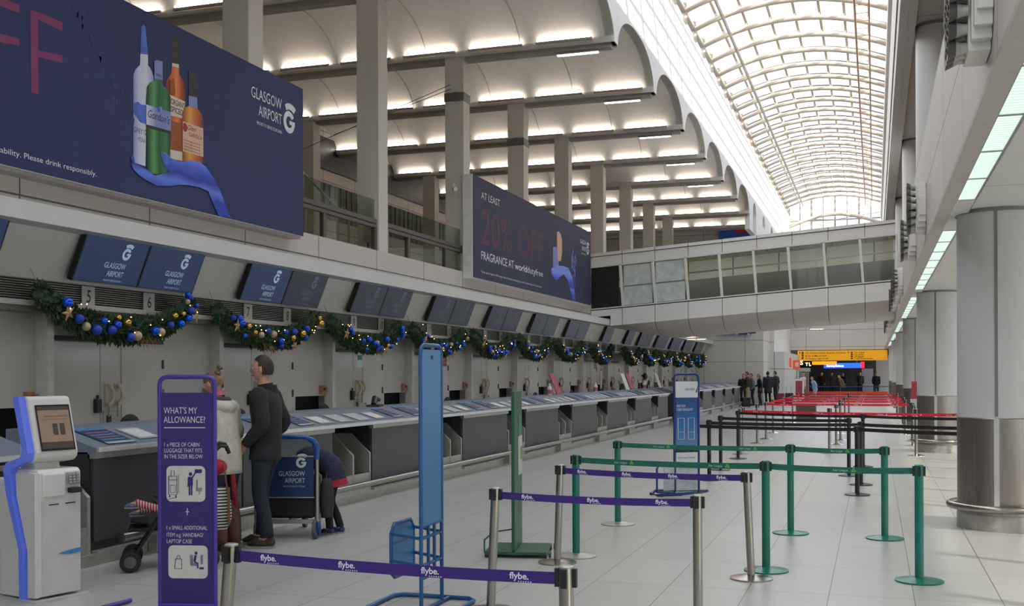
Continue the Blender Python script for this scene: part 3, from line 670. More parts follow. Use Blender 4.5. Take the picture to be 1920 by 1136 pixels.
ART2={'bot1':[(30.59,5.77),(30.8,5.81),(31.02,5.74),(31.14,5.55),(31.13,5.23),(31.01,4.98),(30.62,4.91)],'bot2':[(30.16,5.29),(30.51,5.33),(30.65,5.18),(30.62,4.79),(30.5,4.54),(30.15,4.59)],'bot3':[(30.46,4.97),(30.75,4.96),(30.74,4.56),(30.45,4.49)],'hand':[(29.97,4.63),(30.08,4.7),(30.36,4.7),(30.57,4.8),(31.3,4.85),(31.84,4.84),(32.14,4.68),(32.46,4.38),(32.61,3.89),(32.29,3.89),(32.06,4.14),(31.75,4.45),(31.3,4.61),(30.86,4.49),(30.57,4.37),(30.28,4.39),(30.0,4.5)],'spl':[(32.15,5.01),(32.31,5.32),(32.47,5.5),(32.71,5.32),(32.63,5.06),(32.38,4.79),(32.54,4.3),(32.38,4.5)]}
# ================================================================= BILLBOARDS
PX = V((1, 0, 0)); PYv = V((0, 1, 0)); PZ = V((0, 0, 1))
LOGOW = mat('logo_white', (224, 226, 228), .6)
def logo_mark(b, O, R_, U_, h, m=0):
    """round G under an arched cap; O = centre of the ring, h = ring radius"""
    O, R_, U_ = V(O), V(R_), V(U_)
    def ring(r0, r1, a0, a1, n, c=(0, 0), sh=0):
        vs = []; fs = []
        for i in range(n + 1):
            t = math.radians(a0 + (a1 - a0) * i / n)
            for r in (r0, r1):
                x, y = c[0] + r * math.cos(t), c[1] + r * math.sin(t); vs.append(O + (R_ * (x + sh * y) + U_ * y) * h)
        for i in range(n): fs.append((2 * i, 2 * i + 1, 2 * i + 3, 2 * i + 2))
        b.add(vs, fs, m)
    ring(.52, 1.0, 32, 360, 24)
    b.add([O + R_.cross(U_) * .0015 + (R_ * x + U_ * y) * h for x, y in ((.05, .16), (1.0, .16), (1.0, -.2), (.05, -.2))], [(0, 1, 2, 3)], m)
    ring(1.15, 1.72, 52, 122, 10, (0, 0), .12)
def airport_logo(b, O, R_, U_, h, m=0, side=True, tag_=True):
    """O: right end of the lettering baseline of the second line; h: capital height"""
    O, R_, U_ = V(O), V(R_), V(U_)
    b.text('GLASGOW', O + U_ * h * 1.42, R_, U_, h, 'R', m, wid=h * 5.3)
    b.text('AIRPORT', O, R_, U_, h, 'R', m, wid=h * 4.1)
    if tag_: b.text('PROUD TO SERVE SCOTLAND', O - U_ * h * .85, R_, U_, h * .3, 'R', m, wid=h * 4.4)
    if side: logo_mark(b, O + R_ * h * 1.35 + U_ * h * .55, R_, U_, h * 1.05, m)
    else: logo_mark(b, O + U_ * h * 4.1 - R_ * h * .75, R_, U_, h * 1.05, m)
FR = mat('billboard_frame', (220, 221, 218), .4)
NAVY = mat('poster_navy', (46, 54, 94), .6, var=.12, scale=.35, spec=.3)
BX = -8.7
def art(b, name, src, dx, m): b.poly([(BX + dx, y, z) for y, z in reversed(src[name])], m)
pm = [mat('print_' + n, c, .55, var=v, scale=s) for n, c, v, s in (
    ('magenta', (128, 44, 92), .03, 1), ('lilac', (178, 184, 214), .08, 3), ('cobalt', (72, 104, 190), .25, 6), ('gin_green', (42, 104, 58), .35, 4), ('rum_red', (176, 72, 36), .3, 4), ('amber', (196, 126, 40), .2, 5),
    ('cream', (214, 200, 178), .05, 3), ('brown_black', (44, 40, 36), .3, 6), ('peach', (222, 176, 146), .05, 3), ('hand_blue', (62, 88, 196), .45, 2.4), ('seal_red', (168, 30, 40), .05, 3), ('white', (214, 216, 222), .03, 3), ('dim_red', (88, 44, 66), .06, 2), ('splash', (40, 56, 120), .3, 9))]
pm[1] = print_mat('print_white_bottle', 1, 11.46, 11.9, [(0, (120, 130, 186)), (.25, (196, 202, 224)), (.6, (214, 218, 230)), (1, (128, 138, 190))], .03)
pm[3] = print_mat('print_green_glass', 1, 11.71, 12.22, [(0, (14, 40, 24)), (.12, (34, 92, 48)), (.3, (96, 158, 96)), (.5, (30, 92, 48)), (.8, (52, 122, 66)), (1, (12, 36, 22))], .05, 5)
pm[4] = print_mat('print_red_glass', 1, 12.13, 12.55, [(0, (110, 34, 16)), (.3, (206, 92, 44)), (.55, (232, 130, 62)), (.8, (170, 60, 28)), (1, (96, 30, 16))], .05, 5)
pm[5] = print_mat('print_amber_glass', 1, 12.5, 12.95, [(0, (150, 74, 22)), (.3, (232, 160, 70)), (.6, (206, 110, 44)), (1, (120, 48, 26))], .06, 6)
pm[9] = print_mat('print_blue_skin', 2, 4.05, 4.62, [(0, (38, 62, 170)), (.25, (96, 128, 226)), (.45, (34, 54, 160)), (.7, (70, 98, 206)), (1, (130, 156, 238))], .14, 4, 0.)
MG, LI, CO, GG, RM, AM, CRM, BB, PE, HB, SR, WH, DR, SP = range(14)
r = root('billboard', 'huge navy billboard with four bottles held by a blue hand', 'billboard')
MB().box(-8.95, BX - .02, 4.6, 15.74, 3.88, 6.26).build('frame', FR, r)
MB().box(BX - .02, BX, 4.6, 15.73, 3.89, 6.25).build('poster', NAVY, r)
MB().box(-8.95, BX - .04, 4.6, 15.7, 3.84, 3.88).build('bottom_rail', STEELD, r)
b = MB(); AB = {}
for n, m_, d in (('ff', MG, .002), ('ff0', MG, .002), ('ff1', MG, .002), ('vbody', LI, .002), ('vcap', CO, .003), ('vblot', CO, .004), ('rbody', RM, .002), ('ramb', AM, .003), ('rcap', BB, .003), ('rneck', CRM, .003), ('rlab', CRM, .005), ('rlab2', CRM, .005), ('wbody', AM, .006), ('wcap', BB, .007), ('wneck', LI, .007), ('wlab', PE, .008), ('gbody', GG, .009), ('gcap', LI, .010), ('glab', LI, .011), ('gband', BB, .011), ('hand', HB, .013)):
    g = {'f': 'lettering', 'v': 'printed_white_bottle', 'r': 'printed_red_bottle', 'w': 'printed_amber_bottle', 'g': 'printed_green_bottle', 'h': 'printed_hand'}[n[0]]
    art(AB.setdefault(g if g != 'lettering' else n, MB()), n, ART1, d, m_)
AB['printed_hand'].poly([(BX + .014, y, z) for y, z in ART1['thumb']], CO)
for g, q in AB.items(): q.build('lettering' if g[:2] == 'ff' else g, pm, r)
rnd = random.Random(3)
for i in range(70):
    t = rnd.random(); y = 10.3 + 1.15 * t + rnd.uniform(-.12, .12); z = 6.0 - 1.3 * t + rnd.uniform(-.25, .25) * (.4 + t)
    if y > 11.45: continue
    s_ = rnd.uniform(.015, .06); b.poly([(BX + .002, y, z), (BX + .002, y + s_ * .5, z - s_ * 2.2), (BX + .002, y + s_, z - s_ * .4)], SP)
for i in range(24):
    t = rnd.random(); y = 12.98 + .35 * t; z = 4.9 + .5 * t + rnd.uniform(-.1, .1); s_ = rnd.uniform(.01, .03); b.poly([(BX + .002, y, z), (BX + .002, y + s_, z + s_ * 2), (BX + .002, y + s_, z)], SP)
b.poly([(BX + .0095, 12.53 + .05 * math.cos(-t), 4.955 + .06 * math.sin(-t)) for t in [2 * PI * k / 12 for k in range(12)]], SR)
b.poly([(BX + .0118, 11.96 + .035 * math.cos(-t), 5.07 + .045 * math.sin(-t)) for t in [2 * PI * k / 8 for k in range(8)]], CO)
# brighter strokes in the printed glass and skin
for pts, m_ in ((((11.74, 5.3), (11.80, 5.36), (11.80, 4.35), (11.76, 4.3)), GG), (((12.2, 5.5), (12.3, 5.55), (12.32, 5.33), (12.2, 5.33)), AM)):
    b.poly([(BX + .0102, y, z) for y, z in pts], m_)
b.build('printed_splash', pm, r)
b = MB(); LM = [LOGOW, INK]
def T(st, y, z, h, al='L', m=0, wid=None, dx=.013, bold=0., sh=0.): q = MB(); q.text(st, (BX + dx, y, z), PYv, PZ, h, al, 0, bold, wid, sh); q.build('lettering', LM[m], r)
T('Bottles pictured subject to stock availability. Please drink responsibly.', 10.78, 4.005, .062, 'R', 0, 3.3, .003)
T('GREY G', 11.475, 4.68, .065, wid=.24, m=1, dx=.0035); T('VODKA', 11.55, 4.58, .055, wid=.15, m=1, dx=.0035)
T('Gordon\'s', 11.74, 4.92, .10, wid=.45, m=1, sh=.35); T('ORGAN\'S', 12.23, 5.20, .075, wid=.3, m=1, dx=.0055, bold=.02); T('SPICED', 12.23, 5.10, .075, wid=.26, m=1, dx=.0055, bold=.02)
T('Glen', 12.58, 4.94, .07, wid=.2, m=1, dx=.009, sh=.4); T('GARIOCH', 12.62, 4.86, .055, wid=.3, m=1, dx=.009)
for i in range(4): T('highland single malt scotch', 12.5, 4.78 - i * .04, .02, wid=.38, m=1, dx=.009)
T('Gordon\'s', 11.9, 5.49, .03, wid=.12, m=1)
airport_logo(b, (BX + .003, 15.06, 5.53), PYv, PZ, .165, 0)
b.build('logo', LOGOW, r)
r = root('billboard', 'navy fragrance discount billboard with perfume bottles in a blue hand', 'billboard')
MB().box(-8.95, BX - .02, 23.6, 34.56, 3.87, 6.25).build('frame', FR, r)
MB().box(BX - .02, BX, 23.64, 34.55, 3.89, 6.24).build('poster', mat('poster_slate', (54, 56, 82), .6, var=.12, scale=.35, spec=.3), r)
b = MB()
for n, m_, d in (('bot1', PE, .002), ('bot2', LI, .003), ('bot3', LI, .004), ('hand', HB, .005)): art(b, n, ART2, d, m_)
for i in range(40):
    a = rnd.random(); y = 32.1 + .6 * rnd.random(); z = 4.2 + 1.2 * a; s_ = rnd.uniform(.03, .1); b.poly([(BX + .003, y, z), (BX + .003, y + s_ * .4, z + s_ * 2), (BX + .003, y + s_, z)], HB)
b.build('printed_splash', pm, r)
b = MB(); LM = [LOGOW, mat('print_dim_red2', (92, 42, 62), .6)]
T('AT LEAST', 24.15, 5.77, .165, wid=1.34, dx=.003); T('20% OFF', 24.15, 4.72, .85, wid=5.1, dx=.003, m=1)
T('FRAGRANCE AT', 24.14, 4.35, .2, wid=2.42, dx=.003); T('world', 26.66, 4.35, .17, wid=1.02, dx=.003, bold=.02); T('dutyfree', 27.70, 4.35, .17, wid=1.45, dx=.003)
T('*Savings apply to fragrance 100ml or larger when compared to selected high street retailers. Exclusions apply, see in store for details.', 24.12, 4.04, .05, wid=4.9, dx=.003)
airport_logo(b, (BX + .003, 33.98, 5.55), PYv, PZ, .14, 0)
b.build('logo', LOGOW, r)
# ================================================================= SCREENS
ANG = math.atan2(.27, .58)
SN = V((math.cos(ANG * .9), 0, -math.sin(ANG * .9)))      # screens lean out over the desks
SU = V((math.sin(ANG * .9), 0, math.cos(ANG * .9)))
SCB = mat('screen_blue', (24, 34, 58), .35, var=.05, scale=1, emis=(30, 44, 74), es=.5)
SCG = mat('screen_angle_faded', (38, 42, 52), .3, var=.05, scale=1, emis=(38, 44, 58), es=.3)  # copy of the blue display with viewing-angle fade put into its colour
LGB = mat('screen_logo', (150, 170, 180), .5, emis=(130, 150, 165), es=.4); LGD = mat('screen_logo_angle_faded', (92, 100, 108), .5, emis=(84, 92, 100), es=.25)  # second logo tone carries the same viewing-angle fade in its colour
def screen(wd, m, lm, showlogo=True):
    r = root('flight_screen', '', 'screen', (-8.47, 0, 2.75))
    # origin bottom front-left corner; local y along the hall
    b = MB(); h = .60
    def q(y, u, n): return V((0, y, 0)) + SU * u - SN * n
    b.add([q(0, 0, 0), q(wd, 0, 0), q(wd, h, 0), q(0, h, 0), q(0, 0, .07), q(wd, 0, .07), q(wd, h, .07), q(0, h, .07)], [(0, 1, 2, 3), (7, 6, 5, 4), (0, 4, 5, 1), (3, 2, 6, 7), (0, 3, 7, 4), (1, 5, 6, 2)])
    for p in ((.02, .0), (wd - .12, 0)): b.bar(q(p[0] + .05, h - .1, .05), q(p[0] + .05, h - .06, .24), .05, .04)
    b.build('casing', BLACK, r)
    MB().add([q(.02, .02, -.002), q(wd - .02, .02, -.002), q(wd - .02, h - .015, -.002), q(.02, h - .015, -.002)], [(0, 1, 2, 3)]).build('display', m, r)
    MB().add([q(.0, .0, -.003), q(wd, .0, -.003), q(wd, .012, -.003), q(0, .012, -.003)], [(0, 1, 2, 3)]).build('lower_bezel', mat('bezel_grey', (120, 126, 132), .4), r)
    if showlogo:
        b = MB(); airport_logo(b, q(wd * .72, .105, -.004), PYv, SU, .072, 0, side=False); b.build('logo', lm, r)
    return r
MX = -8.72
protos = {}
pairs = [(k, 2) for k in range(-1, 7)] + [(7, 1), (8, 1), (9, 2), (10, 2), (11, 2), (12, 2), (13, 2)]
def desknames(k): return (5 + 2 * k, 6 + 2 * k)
SP0 = 10.37
for k, cnt in pairs:
    for j in range(2):
        if cnt == 1 and j == 0: continue
        key = 'a' if k <= 0 or (k == 1 and j == 0) else 'b'
        y = SP0 + k * BAY + j * 1.175
        dn = desknames(k)[j]
        lab = 'ceiling-hung blue screen over desk ' + nw(dn) if key == 'a' else 'dim grey-blue screen hung over desk ' + nw(dn)
        if k == -1: lab = ['screen cut off by the near edge, over desk three', 'screen just peeking in beside the near edge, over desk four'][j]
        if k >= 7: lab = 'distant dim screen over desk ' + nw(dn)
        if key not in protos:
            protos[key] = screen(1.165, SCB if key == 'a' else SCG, LGB if key == 'a' else LGD); o = protos[key]; o.location = (MX, y, 2.75); o['label'] = lab; o['group'] = 'screens over the desks'
        else: dup(protos[key], (MX, y, 2.75), label=lab, group='screens over the desks')
# desk number plates
PLT = mat('number_plate', (176, 172, 166), .5)
for k in range(-1, 9):
    for j in range(2):
        dn = desknames(k)[j]; y = 10.72 + k * BAY + j * 1.15
        r = root('number_plate', 'small grey plate with the desk number ' + nw(dn), 'sign', (-8.872, y, 2.48), group='desk number plates')
        MB().box(0, .015, 0, .22, 0, .24).build('plate', PLT, r); MB().text(str(dn), (.017, .11, .05), PYv, PZ, .15, 'C', 0, .01, shear=.1, ws=.8).build('number', INK, r)
# ================================================================= GARLANDS
FIR = mat('fir_green', (54, 76, 50), .7, var=.4, scale=9); FIRL = mat('fir_light', (84, 106, 68), .7, var=.35, scale=9)
BLB = mat('bauble_blue', (14, 84, 214), .14, .35, var=.15); BLM = mat('bauble_matte_blue', (28, 66, 176), .45, .1); GOLD = mat('bauble_gold', (212, 170, 84), .2, .85); CHP = mat('bauble_champagne', (190, 168, 134), .45, .3)
LED = emit_mat('fairy_glow', (255, 200, 110), 5); STR = mat('dried_straw', (176, 140, 98), .7, var=.25)
GX = -8.68
def gpath(t, wd, sag):  # t -1..1
    return V((0, t * wd / 2 * (1 - .05 * t * t), -sag * (1 - abs(t) ** 2.3)))
def foliage(wd, sag, seed, n=1500, rr=.16, ln=.11):
    rd = random.Random(seed); b = MB()
    b.tube([gpath(-1 + i / 12, wd, sag) for i in range(25)], [.05 + .06 * math.sin(PI * (i + 1) / 26) ** .3 for i in range(25)], 7)
    for i in range(n):
        t = rd.uniform(-1, 1); c = gpath(t, wd, sag); a = rd.uniform(0, 2 * PI); R_ = rr * (1 - .3 * t * t) * rd.uniform(.35, 1.)
        d = V((math.cos(a) * .8, rd.uniform(-.5, .5), math.sin(a))).normalized()
        p = c + V((math.cos(a) * .8 * R_, 0, math.sin(a) * R_)); q = p + d * ln * rd.uniform(.6, 1.3)
        s_ = d.cross(V((rd.uniform(-1, 1), rd.uniform(-1, 1), rd.uniform(-1, 1)))).normalized() * .017
        m = 0 if rd.random() < .65 else 1; mid = (p + q) / 2
        b.add([p, mid + s_, q, mid - s_], [(0, 1, 2, 3)], m)
        n2 = d.cross(s_).normalized() * .015; b.add([p, mid + n2, q, mid - n2], [(0, 1, 2, 3)], m)
    return b
def star_mb(r_=.11):
    b = MB(); vs = [V((.03, 0, 0))]
    for i in range(10):
        a = PI / 2 + i * PI / 5; rr = r_ if i % 2 == 0 else r_ * .36; vs.append(V((0, rr * math.cos(a), rr * math.sin(a))))
    b.add(vs, [(0, 1 + i, 1 + (i + 1) % 10) for i in range(10)] + [tuple(range(10, 0, -1))]); return b
BMESH = {}
def bauble(par, p, r_, m):
    key = (m.name)
    if key not in BMESH:
        o = MB().ball((0, 0, 0), 1, 0, 16, 12).build('bauble', m, par); BMESH[key] = o
    else:
        o = BMESH[key].copy(); C.objects.link(o); o.parent = par
    o.location = p; o.scale = (r_, r_, r_); return o
# baubles of the nearest garland as photographed: (along -1..1, height offset, radius, kind)
G0 = [(-.80, .05, .062, 0), (-.66, -.06, .055, 1), (-.56, -.1, .05, 3), (-.44, -.09, .062, 1), (-.36, .06, .045, 0), (-.27, -.04, .055, 1), (-.20, .05, .05, 0), (-.15, .16, .038, 2), (-.06, .1, .05, 2), (-.02, -.1, .055, 1), (.06, -.08, .06, 3), (.28, -.02, .055, 0), (.37, -.05, .055, 3), (.50, .02, .045, 1), (.60, .12, .045, 2), (.66, -.03, .05, 0), (.72, .09, .035, 2), (.78, -.02, .048, 0), (.84, .06, .05, 1), (.84, .2, .035, 3), (.88, .28, .04, 0), (.9, .22, .04, 1), (.94, .06, .03, 0)]
widths = [2.95] * 7 + [2.9] * 7
YCS = (11.21, 14.63, 18.0, 21.45, 24.9, 28.35, 31.85, 36.0, 40.8, 44.3, 47.6, 50.9, 54.3, 57.6)
glab = ['big fir garland with blue and gold baubles under desks five and six plates', 'fir garland with straw tufts under desks seven and eight plates', 'fir garland with straw tuft under desks nine and ten plates', 'fir garland behind the tall blue baggage sizer, with star', 'fir garland with large star, fifth along the canopy', 'fir garland with star, sixth along the canopy', 'fir garland with white-gold cluster, seventh along the canopy', 'glowing garland with gaps either side, eighth along the canopy', 'glowing garland, ninth along the canopy', 'dark distant garland, tenth along the canopy', 'dark distant garland, eleventh along the canopy', 'dark distant garland, twelfth along the canopy', 'dark distant garland, thirteenth along the canopy', 'farthest garland at the end of the canopy']
for k in range(14):
    wd = widths[k]; yc = YCS[k]
    r = root('christmas_garland', glab[k], 'garland', (GX, yc, 2.58), group='christmas garlands under the canopy')
    sag = .37 if k < 7 else .42
    far = k >= 5
    if k <= 7:
        foliage(wd, sag, 11 + k, 3400 if k == 0 else (2600 if k < 4 else 1400), .14, .075 if k < 4 else .10).build('fir_foliage', [FIR, FIRL], r)
        fo = r.children[0] if k == 7 else None
        if k == 7: garf = fo
    else:
        o = garf.copy(); C.objects.link(o); o.parent = r; o.scale = (1, 1, 1)
    rd = random.Random(50 + k)
    if k == 0: L = G0
    else:
        L = []
        for q in range(20 if k < 5 else 13):
            t = rd.uniform(-.93, .93); L.append((t, rd.uniform(-.13, .12), rd.uniform(.036, .058), rd.choice([0, 0, 1, 0, 1, 3, 2])))
    for (t, dz, rr, kd) in L:
        p = gpath(t, wd, sag) + V((.185 - abs(dz) * .4, 0, dz * .85)); bauble(r, p, rr * (1 if k < 8 else 1.2), (BLB, BLM, GOLD, CHP)[kd])
    for q in range(12 if k < 5 else 9):
        t = rd.uniform(-.95, .95); p = gpath(t, wd, sag) + V((.19, 0, rd.uniform(-.1, .16)))
        key = 'LED'
        if key not in BMESH: o = MB().ball((0, 0, 0), .007, 0, 6, 4).build('fairy_light', LED, r); BMESH[key] = o
        else: o = BMESH[key].copy(); C.objects.link(o); o.parent = r
        o.location = p; o.scale = (1, 1, 1) if k < 3 else (1.1, 1.1, 1.1)
    b = MB()
    for e_ in (-1, 1): p = gpath(e_ * .97, wd, sag); b.tube([p, (-.14, p.y, .26)], .004, 4)
    b.build('hanging_wire', STR, r)
    if k < 8:
        st = star_mb().build('star', STR, r); st.location = gpath(-.78, wd, sag) + V((.17, -.02, -.06)); st.rotation_euler = (.4 + k, .2, 0)
        if k != 0: st2 = star_mb(.09).build('star', STR, r); st2.location = gpath(.3, wd, sag) + V((.17, 0, -.12)); st2.rotation_euler = (k * 1.7, .3, 0)
        else: st2 = star_mb(.12).build('star', STR, r); st2.location = gpath(.98, wd, sag) + V((.1, .02, -.1)); st2.rotation_euler = (.5, 0, .5)
        b = MB()
        for q in range(26):
            t = (-.1 if k == 1 else .25) + rd.uniform(-.12, .12); p = gpath(t, wd, sag) + V((.08, 0, -.08)); d = V((rd.uniform(0, .6), rd.uniform(-.8, .8), -1)).normalized() * rd.uniform(.08, .2)
            b.tube([p, p + d], [.005, .002], 3)
        b.build('straw_tuft', STR, r)
# ================================================================= BACK-WALL FITTINGS
PHN = mat('phone_beige', (196, 182, 160), .45); LIGHTP = mat('intercom_plate', (176, 172, 165), .4, .2)
def wall_phone():
    r = root('wall_telephone', '', 'telephone', (-9.18, 0, 1.4))
    pts = [V((.05 + .05 * math.sin(PI * i / 10), .0, .13 - .26 * i / 10)) for i in range(11)]
    MB().tube([(p.x, p.y + .02 * math.sin(PI * i / 10), p.z) for i, p in enumerate(pts)], [.03, .032, .024, .019, .017, .016, .017, .019, .024, .032, .03], 8).build('handset', PHN, r)
    MB().box(-.005, .03, -.035, .035, -.14, .14).build('cradle', PHN, r, bevel=.005)
    MB().tube([(.04 + .012 * math.sin(i * 2.1), .012 * math.cos(i * 2.1), -.14 - i * .006) for i in range(24)], .006, 4).build('coiled_cord', PHN, r)
    return r
wp = wall_phone(); usedp = False
lamp_i = 0
for k in range(-1, 13):
    by = BY0 + k * BAY; a_, b_ = desknames(k)
    for j in range(2 if k < 5 else 1):
        y = by + 1.0 + j * .17; lab = '%s beige wall telephone behind desks %s and %s' % (('nearer' if j == 0 else 'farther') if k < 5 else 'single', nw(a_), nw(b_))
        if not usedp: wp.location = (-9.18, y, 1.42); wp['label'] = lab; wp['group'] = 'wall telephones'; usedp = True
        else: dup(wp, (-9.18, y, 1.42), label=lab, group='wall telephones')
    r = root('card_reader', 'black card reader box beside the wall telephones behind desk ' + nw(a_), 'card reader', (-9.185, by + .76, 1.2)); MB().box(0, .06, 0, .09, 0, .17).build('housing', BLACK, r, bevel=.006); MB().box(.02, .04, .03, .06, .17, .22).build('antenna', BLACK, r)
    r = root('intercom_panel', 'pale intercom panel below the wall telephones behind desk ' + nw(a_), 'intercom', (-9.185, by + .93, .95)); MB().box(0, .02, 0, .32, 0, .27).build('plate', LIGHTP, r); MB().box(.02, .03, .05, .13, .05, .21).build('handset_recess', BLACK, r); MB().box(.031, .033, .07, .11, .13, .17).build('display', mat('lcd_teal', (60, 90, 100), .3), r)
    r = root('emergency_stop_box', 'orange-brown stop button box beside the bag hatch behind desk ' + nw(b_), 'switch', (-9.2, by + 3.1, 1.33)); MB().box(0, .07, 0, .11, 0, .15).build('housing', mat('stop_box_orange', (156, 116, 82), .5), r, bevel=.005); MB().box(.04, .075, .11, .17, .03, .12).build('side_box', mat('stop_box_grey', (120, 110, 100), .5), r); MB().lathe([(.02, 0), (.024, .03), (.0, .035)], (.07, .06, .09), 10, 0, M(((0, 0, 1), (0, 1, 0), (-1, 0, 0))).to_3x3()).build('button', mat('button_red', (140, 30, 28), .4), r)
for y, nm in ((22.7, 'three'), (36.9, 'seven')):
    r = root('notice_board', 'small red notice on the wall panel ' + ('above the counter behind the tall blue sizer' if nm == 'three' else 'beside the eighth, glowing garland'), 'notice', (-9.195, y, 1.85)); MB().box(0, .012, 0, .45, 0, .3).build('board', mat('notice_red', (150, 34, 48), .5), r)
    b = MB(); b.text('Please have your', (.014, .04, .14), PYv, PZ, .035, wid=.32); b.text('passport ready', (.014, .04, .07), PYv, PZ, .035, wid=.36); b.build('lettering', PAPER, r)
for y, z, h in ((18.6, 1.8, .26), (37.8, 1.0, .9)):
    r = root('notice_board', 'pale notice with green heading beneath the straw tuft garland' if h < .5 else 'tall pale notice on the wall below the eighth, glowing garland', 'notice', (-9.195, y, z)); MB().box(0, .012, 0, .26, 0, h).build('board', PAPER, r); MB().box(.012, .014, .03, .23, h - .12, h - .03).build('heading', mat('notice_green', (70, 120, 90), .5), r)
# ================================================================= CHECK-IN DESKS
LAM = mat('desk_blue_grey', (122, 130, 142), .4, var=.05, scale=3); CHAR = mat('desk_charcoal', (50, 50, 52), .5, var=.05, scale=3)
EDGE = mat('steel_edge', (214, 214, 214), .3, .45)
DP = 3.475
def desk(y0, y1, lab, rail=True, end0=False):
    r = root('check_in_desk', lab, 'desk', (0, y0, 0)); L = y1 - y0
    MB().box(-7.35, -6.54, 0, L, .12, .97).build('body', CHAR, r)
    MB().box(-6.54, -6.505, .015, L - .015, .2, .93).build('front_panel', DGREY, r, bevel=.004)
    MB().box(-6.56, -6.48, 0, L, .93, .985).build('steel_strip', STEELD, r)
    MB().box(-7.3, -6.46, 0, L, 0, .12).build('plinth', STEELD, r)
    return r
def end_panel(par, y):
    MB().prism([(-6.47, .90), (-6.47, .975), (-7.35, .975), (-7.35, .12), (-6.53, .12), (-6.53, .90)], (0, y, 0), (1, 0, 0), (0, 0, 1), (0, .02, 0)).build('end_panel', CHAR, par)
def chute(y0, y1, lab):
    r = root('baggage_chute', lab, 'baggage belt', (0, y0, 0)); L = y1 - y0
    pl = [(-6.5, .10), (-6.5, .60), (-6.78, .86), (-7.2, .86), (-7.2, .10)]
    for y in (.04, L / 2 - .02, L - .08): MB().prism(pl, (0, y, 0), (1, 0, 0), (0, 0, 1), (0, .04, 0)).build('side_plate', STEELD, r)
    MB().box(-7.2, -7.15, .05, L - .05, .1, .88).build('back_panel', STEELD, r)
    MB().box(-6.53, -6.505, .06, L - .06, .10, .34).build('front_panel', STEELD, r)
    MB().add([(-6.53, .08, .34), (-6.53, L - .08, .34), (-7.15, L - .08, .28), (-7.15, .08, .28)], [(0, 1, 2, 3)]).build('belt', mat('belt_rubber', (40, 38, 37), .8), r)
    MB().box(-7.3, -6.46, 0, L, 0, .10).build('plinth', STEELD, r)
    MB().box(-7.35, -7.2, 0, L, .1, .95).build('rear_panel', DARK, r)
    return r
def worktop(y0, y1, lab):
    r = root('desk_worktop', lab, 'worktop', (0, y0, 0)); L = y1 - y0
    MB().prism([(-6.46, .985), (-6.46, 1.02), (-6.98, 1.18), (-7.45, 1.18), (-7.45, .985)], (0, 0, 0), (1, 0, 0), (0, 0, 1), (0, L, 0)).build('sloped_top', LAM, r)
    MB().box(-6.465, -6.43, -.005, L + .005, .985, 1.03).build('steel_edge', EDGE, r, bevel=.006)
    b = MB(); k = 0
    y = 1.1
    while y < L: b.box(-6.97, -6.47, y, y + .008, 1.0, 1.02) if 0 else b.add([(-6.47, y, 1.0245), (-6.47, y + .008, 1.0245), (-6.98, y + .008, 1.1815), (-6.98, y, 1.1815)], [(0, 1, 2, 3)]); y += DP / 2
    b.build('joint', INK, r)
    return r
ch = [(6.85, 8.0)] + [(12.5 + DP * k, 13.62 + DP * k) for k in range(7)] + [(39.6 + 3.45 * k, 40.6 + 3.45 * k) for k in range(5)]
chn = ['steel baggage chute beside the self-service kiosk'] + ['%s steel double baggage chute along the desk row past the trolley' % ORD[i].replace('nearest', 'first') for i in range(7)] + ['%s baggage chute of the farther desk row' % ORD[i].replace('nearest', 'first') for i in range(5)]
for (a, e), lab in zip(ch, chn): chute(a, e, lab)
dk = [(2.0, 6.85), (8.0, 10.4), (10.4, 12.5)] + [(13.62 + DP * k, 12.5 + DP * (k + 1)) for k in range(6)] + [(13.62 + DP * 6, 36.2)] + [(37.9, 39.6)] + [(40.6 + 3.45 * k, 39.6 + 3.45 * (k + 1)) for k in range(4)] + [(40.6 + 3.45 * 4, 56.5)]
dl = ['dark check-in desk front behind the self-service kiosk', 'dark check-in desk front between kiosk and purple sign', 'dark check-in desk front behind the luggage trolley'] + ['charcoal check-in desk front after the %s double chute' % ORD[i].replace('nearest', 'first') for i in range(6)] + ['last charcoal desk front of the near row, at its open end'] + ['first desk front of the farther row, behind the tall white and blue sizer'] + ['desk front after the %s chute of the farther row' % ORD[i].replace('nearest', 'first') for i in range(5)]
for (a, e), lab in zip(dk, dl): desk(a, e, lab)
worktop(2.0, 7.35, 'blue-grey sloped worktop running behind the kiosk'); worktop(8.0, 36.2, 'long blue-grey sloped worktop with steel edge of the near desk row'); worktop(37.9, 56.5, 'pale sloped worktop of the farther desk row')
for a, e, lab in ((2, 7.2, 'steel bumper rail at the foot of the desks behind the kiosk'), (8.2, 36.0, 'long steel bumper rail along the foot of the near desk row'), (38.0, 56.4, 'steel bumper rail along the foot of the farther desk row')):
    r = root('bumper_rail', lab, 'rail', (-6.36, a, 0)); MB().tube([(0, 0, .22), (0, e - a, .22)], .04, 10).build('tube', STEEL, r)
    y = .5
    while y < e - a: MB().box(-.09, .0, y, y + .05, .02, .2).build('bracket', STEELD, r); y += DP
